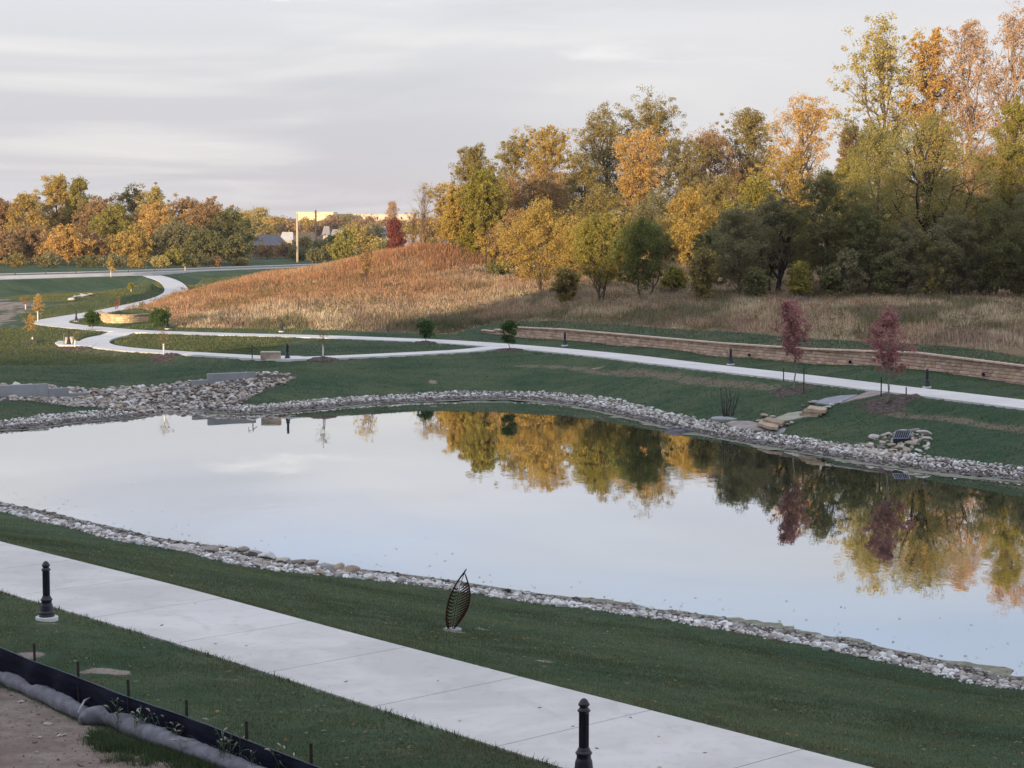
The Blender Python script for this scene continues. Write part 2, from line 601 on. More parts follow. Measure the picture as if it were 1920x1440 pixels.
def mat_simple(name, col, rough=0.7, var=0.15, scale=8.0, spec=0.3, metal=0.0, bmp=0.0, use_obj=True):
    m, t = new_mat(name)
    v = t.node('ShaderNodeTexCoord').outputs['Object'] if use_obj else geo(t)
    n = t.noise(v, scale, 4, 0.6)
    c = t.mix(t.step(n, 0.3, 0.7), tuple(x * (1 - var) for x in col), tuple(min(x * (1 + var), 1) for x in col))
    nm = bump(t, t.noise(v, scale * 6, 3), bmp, 0.01) if bmp else None
    principled(t, c, rough, nm, spec, metal)
    return m


def make_ground():
    m, t = new_mat('ground')
    p = geo(t)
    nL = t.noise(p, 0.16, 4, 0.55)
    nM = t.noise(p, 1.1, 4, 0.6)
    nS = t.noise(t.vmul(p, (1.0, 0.8, 1.0)), 9.0, 4, 0.7)
    nF = t.noise(p, 38.0, 3, 0.7)
    nX = t.noise(t.vmul(p, (0.5, 1.3, 1.0)), 2.2, 5, 0.7)
    g = t.mix(t.step(nL, 0.35, 0.65), (0.052, 0.095, 0.056), (0.100, 0.132, 0.072))
    g = t.mix(t.math('MULTIPLY', t.step(nX, 0.48, 0.66), 0.5), g, (0.10, 0.13, 0.075))
    g = t.mix(t.math('MULTIPLY', t.step(nX, 0.50, 0.36), 0.45), g, (0.026, 0.062, 0.036))
    g = t.mix(t.math('MULTIPLY', t.step(nM, 0.50, 0.70), 0.55), g, (0.026, 0.085, 0.028))
    g = t.mix(t.math('MULTIPLY', t.step(nS, 0.45, 0.75), 0.45), g, (0.088, 0.115, 0.070))
    g = t.mix(t.math('MULTIPLY', t.step(nF, 0.5, 0.8), 0.35), g, (0.015, 0.040, 0.018))
    nP = t.noise(t.vmul(p, (0.22, 0.75, 1.0)), 1.0, 5, 0.65)
    g = t.mix(t.math('MULTIPLY', t.step(nP, 0.50, 0.68), 0.55), g, (0.115, 0.14, 0.075))
    g = t.mix(t.math('MULTIPLY', t.step(nP, 0.47, 0.33), 0.5), g, (0.028, 0.068, 0.042))
    # straw coloured worn patches
    thr = t.math('SUBTRACT', 0.93, t.math('MULTIPLY', attr(t, 'dry'), 0.55))
    pn = t.math('ADD', t.math('MULTIPLY', nM, 0.55), t.math('MULTIPLY', nS, 0.45))
    dm = t.math('MULTIPLY', t.math('MULTIPLY', t.step(t.math('SUBTRACT', pn, thr), -0.10, 0.12), 0.95), t.step(attr(t, 'dry'), 0.02, 0.3))
    g = t.mix(dm, g, t.mix(nS, (0.16, 0.13, 0.09), (0.27, 0.225, 0.17)))
    # meadow floor
    me = t.mix(t.step(nL, 0.4, 0.6), (0.28, 0.20, 0.13), (0.18, 0.155, 0.09))
    me = t.mix(t.math('MULTIPLY', t.step(nM, 0.4, 0.7), 0.6), me, (0.24, 0.155, 0.088))
    me = t.mix(t.math('MULTIPLY', t.step(nS, 0.5, 0.7), 0.6), me, (0.055, 0.042, 0.024))
    md = t.step(t.math('ADD', attr(t, 'meadow'), t.math('MULTIPLY', t.math('SUBTRACT', nM, 0.5), 0.6)), 0.4, 0.6)
    g = t.mix(md, g, me)
    # bare soil
    so = t.mix(t.step(nM, 0.35, 0.65), (0.25, 0.19, 0.16), (0.38, 0.32, 0.28))
    so = t.mix(t.math('MULTIPLY', t.step(nS, 0.5, 0.7), 0.6), so, (0.14, 0.095, 0.075))
    so = t.mix(t.math('MULTIPLY', t.step(nF, 0.55, 0.75), 0.5), so, (0.42, 0.37, 0.33))
    sm = t.step(t.math('ADD', attr(t, 'dirt'), t.math('MULTIPLY', t.math('SUBTRACT', pn, 0.5), 0.9)), 0.42, 0.58)
    g = t.mix(sm, g, so)
    # silt and algae at the waterline
    mu = t.mix(t.step(nM, 0.3, 0.7), (0.17, 0.19, 0.15), (0.30, 0.31, 0.26))
    g = t.mix(t.step(attr(t, 'mud'), 0.3, 0.6), g, mu)
    # dark earth between the stones
    g = t.mix(t.step(attr(t, 'stony'), 0.3, 0.6), g, t.mix(nS, (0.06, 0.05, 0.045), (0.15, 0.13, 0.115)))
    hh = t.math('ADD', t.math('MULTIPLY', nS, 0.7), t.math('MULTIPLY', nF, 0.5))
    principled(t, g, 0.95, bump(t, hh, 0.9, 0.09), 0.1)
    return m


def make_concrete(name, c1, c2, var=1.0, stain=(0.40, 0.39, 0.37)):
    m, t = new_mat(name)
    p = geo(t)
    n = t.noise(t.vmul(p, (0.6, 1.0, 1.0)), 0.45, 5, 0.6, 0.6)
    n2 = t.noise(p, 3.5, 5, 0.65)
    n3 = t.noise(p, 60.0, 3, 0.7)
    c = t.mix(t.step(n, 0.35, 0.68), c1, c2)
    c = t.mix(t.math('MULTIPLY', t.step(n2, 0.50, 0.74), 0.35 * var), c, stain)
    nb = t.noise(t.vmul(p, (1.0, 0.5, 1.0)), 0.9, 3, 0.5, 1.5)
    c = t.mix(t.math('MULTIPLY', t.step(nb, 0.56, 0.66), 0.22 * var), c, stain)
    c = t.mix(t.math('MULTIPLY', n3, 0.18), c, (0.35, 0.34, 0.34))
    pan = attr(t, 'panel')
    c = t.mix(t.math('MULTIPLY', pan, 0.10), c, (0.80, 0.79, 0.78))
    principled(t, c, 0.85, bump(t, n3, 0.25, 0.004), 0.25)
    return m


def make_tint(name, rough=0.9, var=0.25, scale=10.0, bmp=0.4, spec=0.15):
    m, t = new_mat(name)
    c = attr(t, 'tint', 'Color')
    n = t.noise(geo(t), scale, 4, 0.65)
    c = t.mix(t.math('MULTIPLY', t.step(n, 0.35, 0.75), var), c, (0.10, 0.085, 0.07))
    principled(t, c, rough, bump(t, n, bmp, 0.03) if bmp else None, spec)
    return m


def make_leafmat(name, trans=0.35):
    m, t = new_mat(name)
    c = attr(t, 'tint', 'Color')
    n = t.noise(geo(t), 0.55, 2, 0.5)
    c = t.mix(t.math('MULTIPLY', t.step(n, 0.40, 0.66), 0.18), c, t.mix(1.0, c, (0.55, 0.52, 0.5), 'MULTIPLY'))
    d = t.node('ShaderNodeBsdfDiffuse', None, Color=c)
    tr = t.node('ShaderNodeBsdfTranslucent', None, Color=c)
    mx_ = t.node('ShaderNodeMixShader', None, _0=trans, _1=d, _2=tr)
    t.node('ShaderNodeOutputMaterial', None, Surface=mx_)
    return m


def make_water():
    m, t = new_mat('water')
    p = geo(t)
    n1 = t.noise(t.vmul(p, (1.0, 0.45, 1.0)), 0.9, 3, 0.5)
    n2 = t.noise(t.vmul(p, (1.0, 0.6, 1.0)), 5.0, 2, 0.5)
    h = t.math('ADD', t.math('MULTIPLY', n1, 0.6), t.math('MULTIPLY', n2, 0.10))
    nm = bump(t, h, t.math('ADD', 0.07, t.math('MULTIPLY', t.step(t.noise(t.vmul(p, (0.5, 1.0, 1.0)), 0.09, 3, 0.5), 0.50, 0.62), 0.16)), 0.035)
    gl = t.node('ShaderNodeBsdfGlossy', None, Roughness=0.008, Normal=nm)
    t.set(gl.inputs['Color'], (0.985, 0.985, 0.99))
    df = t.node('ShaderNodeBsdfDiffuse')
    t.set(df.inputs['Color'], t.mix(t.step(t.noise(p, 0.2, 3), 0.4, 0.6), (0.030, 0.040, 0.026), (0.048, 0.058, 0.036)))
    fr = t.node('ShaderNodeFresnel', None, IOR=1.75).outputs[0]
    fr = t.node('ShaderNodeMapRange', None, _0=fr, _1=0.2, _2=0.85, _3=0.60, _4=0.985).outputs[0]
    mx_ = t.node('ShaderNodeMixShader', None, _0=fr, _1=df, _2=gl)
    t.node('ShaderNodeOutputMaterial', None, Surface=mx_)
    return m


M = dict(
    ground=make_ground(), water=make_water(),
    concrete=make_concrete('path_concrete', (0.565, 0.545, 0.52), (0.73, 0.705, 0.675)),
    concrete_far=make_concrete('far_path_concrete', (0.66, 0.635, 0.615), (0.78, 0.75, 0.73), 0.5),
    cast=make_concrete('cast_concrete', (0.30, 0.31, 0.32), (0.40, 0.41, 0.42), 1.0, (0.22, 0.22, 0.21)),
    rock=make_tint('rock'), blade=make_leafmat('dry_blades', 0.3), leaf=make_leafmat('leaves', 0.42),
    bark=make_tint('bark', 0.95, 0.3, 3.0, 0.5),
    iron=mat_simple('painted_iron', (0.020, 0.020, 0.034), 0.38, 0.2, 9, 0.5),
    rust=mat_simple('rusted_steel', (0.060, 0.020, 0.014), 0.75, 0.4, 14, 0.3, 0.3, 0.2),
    white=mat_simple('white_concrete', (0.62, 0.62, 0.60), 0.8, 0.1, 12),
    asphalt=mat_simple('asphalt', (0.15, 0.145, 0.14), 0.9, 0.12, 0.3, 0.2, 0, 0.2, False),
    stake=mat_simple('stake_wood', (0.055, 0.045, 0.04), 0.9, 0.3, 12),
    mulch=mat_simple('mulch', (0.11, 0.085, 0.075), 0.95, 0.45, 5, 0.1, 0, 0.8, False),
    guard=mat_simple('tree_guard_plastic', (0.70, 0.69, 0.66), 0.5, 0.06, 4),
    pole=mat_simple('pale_pole', (0.50, 0.42, 0.33), 0.7, 0.1, 4),
    darkwood=mat_simple('dark_pole', (0.08, 0.06, 0.05), 0.9, 0.2, 4),
)

# ------------------------------------------------------------------ surfaces laid on the ground
near_path_edge_far = [(-420, 906), (-200, 963), (0, 1015), (333, 1098), (640, 1181), (1000, 1275), (1300, 1352), (1640, 1440), (1900, 1508), (2300, 1612)]
near_path_edge_near = [(-420, 990), (-200, 1047), (0, 1108), (320, 1203), (640, 1306), (850, 1374), (1060, 1441), (1300, 1518), (1700, 1650)]
NPF = np.array([at_z(x, y, 3.71) for x, y in near_path_edge_far])
NPN = np.array([at_z(x, y, 3.71) for x, y in near_path_edge_near])
MAIN_PX = [(2450, 822), (2200, 792), (2010, 769), (1920, 758.5), (1726, 735), (1651, 727), (1467, 704), (1320, 688), (1160, 668), (1054, 657.5), (960, 649.5), (860, 642), (780, 638), (615, 631.5), (440, 627.5), (320, 624),
           (231, 620.5), (150, 613.5), (104, 608.5), (92, 604), (110, 598.5), (150, 592.5), (200, 584.5), (244, 575.5), (300, 563), (326, 553), (333, 545), (325, 532), (308, 523), (285, 517)]
LOOP_PX = [(945, 651.5), (860, 659), (740, 665), (620, 670.5), (545, 672.5), (480, 670), (400, 665.5), (300, 660), (225, 654.5), (185, 648.5), (174, 643), (182, 636), (205, 630.5), (240, 626), (290, 624)]
MZ = np.interp(np.arange(len(MAIN_PX)), [0, 10, 18, 21, 24, 26, 29], [2.2, 2.2, 2.25, 2.35, 2.6, 2.8, 2.85])
MAIN = smooth_line(np.array([(*at_z(x, y, z), z) for (x, y), z in zip(MAIN_PX, MZ)]), 2)
LOOP = smooth_line(np.array([(*at_z(x, y, 2.05), 2.05) for (x, y) in LOOP_PX[1:-1]]), 2)
LOOP = np.vstack([[(*at_z(*LOOP_PX[0], 2.2), 2.2)], LOOP, [(*at_z(*LOOP_PX[-1], 2.2), 2.2)]])
ROAD_PX = [(-300, 524), (0, 516.5), (200, 511.5), (420, 504), (560, 499), (640, 496), (760, 492)]
ROAD = np.array([at_z(x, y, 3.35) for x, y in ROAD_PX])
WALK = np.array([at_z(x, y, 2.9) for x, y in [(-300, 533), (0, 524), (120, 520.5), (200, 518), (270, 516), (330, 512.5), (440, 507.5), (560, 502), (640, 499)]])


CONFORM += [(np.column_stack([ROAD, np.full(len(ROAD), 3.3)]), 7.5, 9, 0), (np.column_stack([WALK, np.full(len(WALK), 2.9)]), 2.5, 3, 0), (LOOP, 1.3, 1.6, 0), (MAIN, 1.9, 1.8, 0)]
MAIN, LOOP = MAIN[:, :2], LOOP[:, :2]


def offset_line(c, wdt):
    T = np.gradient(c, axis=0)
    T /= np.linalg.norm(T, axis=1, keepdims=True)
    N = np.stack([-T[:, 1], T[:, 0]], 1)
    return c + N * wdt / 2, c - N * wdt / 2


def in_strip(P, c, wdt):
    return seg_dist(P, c, False) < wdt / 2


MEADOW = np.vstack([hits([(2400, 738), (2010, 684), (1920, 670), (1700, 645), (1500, 633), (1300, 619), (1150, 608), (1010, 603), (940, 602), (900, 612), (850, 627), (700, 622), (560, 618), (430, 616), (330, 614), (285, 590),
                          (230, 582), (270, 572), (310, 562), (352, 548), (380, 536), (450, 524), (520, 512)]),
                    np.array([(-32, 275), (0, 300), (60, 300), (120, 290), (130, 200), (80, 130)])])
DIRT = hits([(-60, 1262), (60, 1300), (160, 1350), (300, 1395), (420, 1436)]).tolist() + [(-3.5, 20), (-14, 18), (-16, 30)]
DIRT = np.array(DIRT)
BASIN = hits([(-60, 556), (30, 561), (85, 566), (125, 569), (80, 575), (46, 584), (36, 592), (52, 602), (62, 611), (20, 614), (-60, 618)])


def ground_height(P):
    """terrain as meshed: pressed down a little under the paths"""
    h = height(P)
    poly = np.vstack([NPF, NPN[::-1]])
    d = sdist(P, poly)
    h = np.where(d < 0.02, np.minimum(h, 3.66), np.where(d < 1.2, h + (3.70 - h) * (1 - np.clip(d / 1.2, 0, 1)), h))
    for c, wdt in ((MAIN, 3.3), (LOOP, 2.5)):
        m = (P[:, 1] > 80) & (P[:, 1] < 420) & (np.abs(P[:, 0]) < 110)
        dd = seg_dist(P[m], c, False)
        hh = h[m]
        hh = np.where(dd < wdt / 2 + 0.3, hh - 0.09, hh)
        h[m] = hh
    return h


def build_terrain():
    fine = np.arange(-19, 19.001, 0.085)
    mid = np.concatenate([np.arange(-60, -19, 0.9), fine, np.arange(19.4, 60.1, 0.9)])
    coarse = np.concatenate([np.arange(-180, -60, 6.0), mid, np.arange(64, 180.1, 6.0)])
    th = np.radians(coarse)
    r = np.concatenate([[0.5, 6, 12, 17], np.geomspace(20, 480, 520), np.geomspace(500, 2700, 60)])
    TH, R = np.meshgrid(th, r)
    X, Y = R * np.sin(TH), R * np.cos(TH)
    P = np.stack([X.ravel(), Y.ravel()], 1)
    Z = ground_height(P)
    nc, nr = len(th), len(r)
    GRID.update(th=th, r=r, Z=Z.reshape(nr, nc))
    i = np.arange(nc - 1)
    rows = np.arange(nr - 1)
    a = (rows[:, None] * nc + i[None, :]).ravel()
    Q = np.stack([a, a + nc, a + nc + 1, a + 1], 1)
    # masks of what grows where, in the ground's own metres
    d = np.full(len(P), 99.0)
    nm = (np.abs(P[:, 0]) < 60) & (P[:, 1] > 20) & (P[:, 1] < 160)
    d[nm] = sdist(P[nm], POND)
    farside = P[:, 1] > 84 + 0.35 * np.abs(P[:, 0] - 10) * 0
    mud = ((d > -0.9) & (d < 0.45)).astype(float)
    band = band_width(P)
    stony = ((d >= 0.45) & (d < band * 0.92)).astype(float)
    stony = np.maximum(stony, spill_mask(P))
    meadow = np.zeros(len(P))
    mm = (P[:, 1] > 90) & (P[:, 1] < 330) & (np.abs(P[:, 0]) < 140)
    sd = sdist(P[mm], MEADOW)
    meadow[mm] = 1 - sstep(-0.8, 0.8, sd)
    meadow = np.maximum(meadow, sstep(480, 620, P[:, 1]) * 0.8)
    meadow[(P[:, 1] > 300) & (P[:, 0] > -40) & (P[:, 1] < 480)] = 1
    dirt = np.zeros(len(P))
    nr_ = (P[:, 1] > 15) & (P[:, 1] < 60)
    dirt[nr_] = 1 - sstep(-0.6, 0.3, sdist(P[nr_], DIRT))
    dp = sdist(P, np.vstack([NPF, NPN[::-1]]))
    dirt = np.maximum(dirt, np.where(dp > 0, np.exp(-dp / 0.16) * 0.62, 0))
    bs = sdist(P[mm], BASIN)
    dirt[mm] = np.maximum(dirt[mm], (1 - sstep(-2.5, 2.5, bs)) * (0.25 + 0.6 * fbm(P[mm][:, 0] / 3, P[mm][:, 1] / 5, 51, 3)))
    dry = np.zeros(len(P))
    for line, wd, amt in DRY_LINES:
        m = (P[:, 1] > line[:, 1].min() - 20) & (P[:, 1] < line[:, 1].max() + 20)
        dd = seg_dist(P[m], line, False)
        dry[m] = np.maximum(dry[m], amt * (1 - sstep(0.2 * wd, wd, dd)))
    dry = np.maximum(dry, np.where((dp > 0) & (dp < 3), 0.55 * (1 - dp / 3), 0))
    dry = np.clip(dry, 0, 1)
    for (px, py, rad) in BARE_SPOTS:
        c = hit(px, py)
        q = np.hypot(P[:, 0] - c[0], (P[:, 1] - c[1]))
        dirt = np.maximum(dirt, (1 - sstep(rad * 0.2, rad, q)) * 0.35 + (1 - sstep(rad * 0.3, rad, q)) * 0.55 * fbm(P[:, 0] * 2.5, P[:, 1] * 2.5, 9, 3))
    me = mesh_np('ground', np.stack([P[:, 0], P[:, 1], Z], 1), [Q[:, ::-1]], None, True,
                 dict(mud=mud, stony=stony, meadow=meadow, dirt=dirt, dry=dry))
    tag(put('ground', me, M['ground']), 'green lawns, brown meadow and bare soil around the pond', None, None, 'structure')


GRID = {}


def fast_ground(P):
    th, r, Zg = GRID['th'], GRID['r'], GRID['Z']
    t = np.arctan2(P[:, 0], P[:, 1])
    rr = np.hypot(P[:, 0], P[:, 1])
    i = np.clip(np.searchsorted(th, t) - 1, 0, len(th) - 2)
    j = np.clip(np.searchsorted(r, rr) - 1, 0, len(r) - 2)
    a = (t - th[i]) / (th[i + 1] - th[i])
    b = (rr - r[j]) / (r[j + 1] - r[j])
    return (Zg[j, i] * (1 - a) + Zg[j, i + 1] * a) * (1 - b) + (Zg[j + 1, i] * (1 - a) + Zg[j + 1, i + 1] * a) * b


def band_width(P):
    """width of the riprap band along the pond, wider on the far shore"""
    far = is_far(P)
    near = 2.2 + 0.8 * np.exp(-((P[:, 0] + 8) / 4.5) ** 2) * (P[:, 1] < 75)
    wd = np.where(far, 2.5, near - 0.3)
    return wd + 0.7 * (fbm(P[:, 0] / 4, P[:, 1] / 4, 41, 3) - 0.5)


SPILL = hits([(-40, 752), (60, 752), (150, 763), (215, 770), (285, 776), (350, 768), (430, 768), (462, 752), (490, 735), (528, 722), (560, 705), (500, 698), (462, 700), (420, 708), (370, 715), (310, 722), (250, 727), (150, 729), (70, 722), (-40, 722)])


def spill_mask(P):
    m = (P[:, 1] > 100) & (P[:, 1] < 150) & (P[:, 0] < 0) & (P[:, 0] > -60)
    r = np.zeros(len(P))
    r[m] = inside(P[m], SPILL)
    return r


DRY_LINES = [(hits([(980, 686), (1080, 690), (1180, 700), (1280, 712), (1380, 722), (1450, 728)]), 1.3, 0.95),
             (hits([(1640, 770), (1740, 782), (1830, 795), (1960, 812)]), 1.0, 0.95),
             (hits([(0, 668), (80, 668), (200, 660), (300, 672), (420, 676), (560, 678)]), 1.4, 0.62),
             (hits([(60, 652), (160, 656), (220, 662)]), 1.8, 0.9),
             (hits([(100, 700), (250, 695), (300, 688)]), 5.0, 0.45),
             (hits([(600, 700), (800, 690), (960, 700)]), 4.0, 0.5),
             (hits([(-60, 655), (-10, 636), (60, 640)]), 2.5, 0.5),
             (hits([(0, 600), (20, 590), (55, 578), (110, 572), (150, 566)]), 1.8, 1.0),
             (hits([(1480, 620), (1700, 650), (1920, 690)]), 1.5, 0.5),
             (hits([(1050, 1330), (1300, 1380), (1500, 1430)]), 2.2, 0.6),
             (hits([(400, 1230), (600, 1330), (800, 1400)]), 2.2, 0.62)]
BARE_SPOTS = [(850, 1184, 0.5), (905, 1180, 0.35), (89, 1168, 0.45), (1020, 1240, 0.4), (560, 1160, 0.35), (190, 1258, 0.55), (60, 1230, 0.7), (225, 1262, 0.35), (160, 1262, 0.3), (30, 600, 3.0), (55, 585, 2.4), (1040, 676, 0.8), (0, 562, 4.0), (1120, 690, 0.9), (810, 716, 1.0), (1160, 1345, 0.3)]
build_terrain()


def strip_mesh(name, left, right, zoff, mat, thick=0.14, panel=3.05, joints=True, flat=None):
    """a concrete strip between two edge lines, cut into slabs with open joints"""
    L, R_ = np.asarray(left), np.asarray(right)
    c = (L + R_) / 2
    s = np.r_[0, np.cumsum(np.linalg.norm(np.diff(c, axis=0), axis=1))]
    marks = np.arange(0, s[-1], panel)
    mb_V, mb_Q, pan, k = [], [], [], 0
    gap = 0.02
    for a in marks:
        b = min(a + panel, s[-1])
        n = max(2, int((b - a) / 0.8) + 1)
        ts = np.linspace(a + (gap if joints else 0), b, n)
        pv = RNG.random()
        rows = []
        for t_ in ts:
            l = np.array([np.interp(t_, s, L[:, 0]), np.interp(t_, s, L[:, 1])])
            r = np.array([np.interp(t_, s, R_[:, 0]), np.interp(t_, s, R_[:, 1])])
            rows.append((l, r))
        pts = np.array([q for lr in rows for q in lr])
        if flat is None:
            zc = height((pts[0::2] + pts[1::2]) / 2)
        else:
            zc = np.full(len(rows), flat)
        base = k
        for (l, r), z in zip(rows, zc):
            z = z + zoff
            mb_V += [(l[0], l[1], z - thick), (l[0], l[1], z), (r[0], r[1], z), (r[0], r[1], z - thick)]
            pan += [pv] * 4
        for i in range(n - 1):
            o = base + i * 4
            mb_Q += [(o, o + 1, o + 5, o + 4), (o + 1, o + 2, o + 6, o + 5), (o + 2, o + 3, o + 7, o + 6)]
        mb_Q += [(base, base + 3, base + 2, base + 1)]
        e = base + (n - 1) * 4
        mb_Q += [(e, e + 1, e + 2, e + 3)]
        k += n * 4
    me = mesh_np(name, mb_V, [np.array(mb_Q)[:, ::-1]], None, False, dict(panel=pan))
    return put(name, me, mat)


def two_edges(A, B, n):
    def rs(p):
        s = np.r_[0, np.cumsum(np.linalg.norm(np.diff(p, axis=0), axis=1))]
        t = np.linspace(0, s[-1], n)
        return np.stack([np.interp(t, s, p[:, 0]), np.interp(t, s, p[:, 1])], 1)
    return rs(A), rs(B)


# near path: edges matched square to its run so that the joints cross it at right angles
_dir = (NPF[-1] - NPF[0]) / np.linalg.norm(NPF[-1] - NPF[0])
tf, tn = (NPF - NPF[0]) @ _dir, (NPN - NPF[0]) @ _dir
t0, t1 = max(tf[0], tn[0]), min(tf[-1], tn[-1])
tt = np.linspace(t0, t1, 60)
LF = np.stack([np.interp(tt, tf, NPF[:, k]) for k in (0, 1)], 1)
LN = np.stack([np.interp(tt, tn, NPN[:, k]) for k in (0, 1)], 1)
tag(strip_mesh('near_path', LF, LN, 0.0, M['concrete'], 0.14, 3.05, True, 3.71), 'wide pale concrete path with joints crossing the near lawn', None, None, 'structure')
MR = resample(MAIN, 1.2)
l_, r_ = offset_line(MR, 3.3)
tag(strip_mesh('main_path', l_, r_, 0.03, M['concrete_far'], 0.14, 6.0, False), 'pale concrete path along the far side of the pond', None, None, 'structure')
LR = resample(LOOP, 1.0)
l_, r_ = offset_line(LR, 2.4)
tag(strip_mesh('loop_path', l_, r_, 0.042, M['concrete_far'], 0.14, 6.0, False), 'narrow concrete loop path round the oval lawn', None, None, 'structure')
l_, r_ = offset_line(resample(ROAD, 8), 11.0)
tag(strip_mesh('road', l_, r_, 0.06, M['asphalt'], 0.8, 40, False, 3.3), 'grey road running along the far tree line', None, None, 'structure')
l_, r_ = offset_line(resample(ROAD, 8), 13.6)
c1, c2 = offset_line(resample(ROAD, 8), 11.02)
for ea, eb, nm in ((l_, c1, 'kerb'), (c2, r_, 'kerb')):
    tag(strip_mesh(nm, ea, eb, 0.17, M['concrete_far'], 0.9, 40, False, 3.3), 'pale concrete kerb strip along the road', None, 'road kerbs', 'structure')
WK = resample(smooth_line(WALK, 1), 3)
l_, r_ = offset_line(WK, 3.2)
tag(strip_mesh('roadside_path', l_, r_, 0.12, M['concrete_far'], 0.5, 40, False), 'pale concrete footpath on the near side of the road', None, None, 'structure')
# water
wv = np.array([(-46, 40, 0), (46, 40, 0), (46, 124, 0), (-46, 124, 0)])
tag(put('pond_water', mesh_np('pond_water', wv, [np.array([[0, 1, 2, 3]])]), M['water']), 'still pond water mirroring sky and autumn trees', None, None, 'structure')

# pale algae and silt lying on the water along the banks
def algae(name, side, label, wmax, seed):
    pl = resample(np.vstack([POND, POND[:1]]), 0.12)
    T = np.gradient(pl, axis=0)
    T /= np.linalg.norm(T, axis=1, keepdims=True)
    N = np.stack([T[:, 1], -T[:, 0]], 1)
    if inside(pl[:1] + N[:1] * 0.5, POND)[0] == False:
        N = -N
    wd = wmax * sstep(0.35, 0.75, fbm(np.arange(len(pl)) * 0.06, np.zeros(len(pl)), seed, 6)) + 0.02
    wd *= 0.35 + 1.1 * fbm(np.arange(len(pl)) * 0.45, np.zeros(len(pl)), seed + 5, 4)
    V, Q = [], []
    fa = is_far(pl)
    for i in range(len(pl)):
        o_ = pl[i] - N[i] * 0.3
        wd[i] *= (0.15 + 0.85 * sstep(-14, -6, pl[i][0])) if side else (0.1 + 0.9 * sstep(0, 3, pl[i][0]))
        q_ = pl[i] + N[i] * wd[i]
        V += [(*o_, 0.012), (*q_, 0.012)]
        if i and fa[i] == side and fa[i - 1] == side:
            Q.append((2 * i - 2, 2 * i - 1, 2 * i + 1, 2 * i))
    m, t = new_mat('algae')
    p = geo(t)
    n = t.noise(p, 2.5, 5, 0.7)
    c = t.mix(t.step(n, 0.35, 0.65), (0.13, 0.135, 0.085), (0.27, 0.26, 0.20))
    principled(t, c, 0.7, None, 0.3)
    tag(put(name, mesh_np(name, np.array(V), [np.array(Q)]), m), label, 'algae', None, 'stuff')


algae('algae', True, 'pale strip of algae and silt along the far waterline', 0.6, 3)
algae('algae', False, 'olive algae mats along the near waterline', 0.55, 9)

# ------------------------------------------------------------------ rocks
def ico(level):
    bm = bmesh.new()
    bmesh.ops.create_icosphere(bm, subdivisions=level, radius=1.0)
    V = np.array([v.co[:] for v in bm.verts])
    Fc = np.array([[v.index for v in f.verts] for f in bm.faces])
    bm.free()
    return V, Fc


ICO = {k: ico(k) for k in (1, 2, 3)}


def rock_shape(level, rng):
    V, Fc = ICO[level]
    V = V * (1 + (rng.random((len(V), 1)) - 0.5) * (0.25 if level < 3 else 0.06))
    for _ in range(9):
        n = rng.normal(size=3)
        n /= np.linalg.norm(n)
        c = rng.uniform(0.45, 0.8)
        d = V @ n
        V = V - np.where(d > c, d - c, 0)[:, None] * n
    return V, Fc


def rock_field(name, P, size, flat, level, cols, seed, mat, sink=0.15):
    rng = np.random.default_rng(seed)
    shapes = [rock_shape(level, rng) for _ in range(24)]
    nv, Fc = len(shapes[0][0]), shapes[0][1]
    SV = np.array([s[0] for s in shapes])
    n = len(P)
    V = SV[rng.integers(0, 24, n)]
    sc = size[:, None] * np.stack([rng.uniform(0.75, 1.35, n), rng.uniform(0.6, 1.1, n), rng.uniform(flat[0], flat[1], n)], 1)
    V = V * sc[:, None]
    tilt = rng.normal(0, 0.35, n)
    a = rng.uniform(0, 6.28, n)
    ct, st = np.cos(tilt)[:, None], np.sin(tilt)[:, None]
    y, z = V[..., 1] * ct - V[..., 2] * st, V[..., 1] * st + V[..., 2] * ct
    ca, sa = np.cos(a)[:, None], np.sin(a)[:, None]
    x, y = V[..., 0] * ca - y * sa, V[..., 0] * sa + y * ca
    zb = fast_ground(P)
    W = np.stack([x + P[:, :1], y + P[:, 1:2], z + (zb + sc[:, 2] * (0.5 - sink))[:, None]], -1)
    cols = np.asarray(cols)
    col = cols[rng.integers(0, len(cols), n)] * rng.uniform(0.75, 1.2, (n, 1))
    Fa = (Fc[None] + (np.arange(n) * nv)[:, None, None]).reshape(-1, 3)
    me = mesh_np(name, W.reshape(-1, 3), [Fa], np.repeat(np.clip(col, 0, 0.85), nv, 0))
    return put(name, me, mat)


def scatter_band(n, xr, yr, cond, seed):
    rng = np.random.default_rng(seed)
    P = np.stack([rng.uniform(*xr, n), rng.uniform(*yr, n)], 1)
    return P[cond(P)]


LIME = [(0.54, 0.52, 0.50), (0.66, 0.64, 0.62), (0.40, 0.38, 0.365), (0.46, 0.41, 0.37), (0.76, 0.745, 0.73), (0.28, 0.255, 0.245), (0.36, 0.31, 0.29)]
FIELD = [(0.46, 0.38, 0.31), (0.38, 0.31, 0.27), (0.52, 0.46, 0.40), (0.30, 0.26, 0.24), (0.58, 0.54, 0.50), (0.42, 0.33, 0.26)]
farP = scatter_band(330000, (-45, 42), (62, 132),
                    lambda P: (lambda d, b: (d > 0.35) & (d < b))(sdist(P, POND), band_width(P)) &
                    is_far(P) & (spill_mask(P) < 0.5), 5)
farP = farP[:16000]
dF = sdist(farP, POND)
rng = np.random.default_rng(2)
sz = (0.05 + rng.exponential(0.045, len(farP))).clip(0, 0.2) * (1 + (dF < 1.0) * 0.2)
upper, low = dF > 1.1, dF <= 1.1
tag(rock_field('riprap', farP[upper], sz[upper] * 0.88, (0.5, 0.8), 1, np.array(LIME) * np.array([1.22, 1.22, 1.2]), 11, M['rock']), 'pale crushed limestone lining the far bank', 'riprap', None, 'stuff')
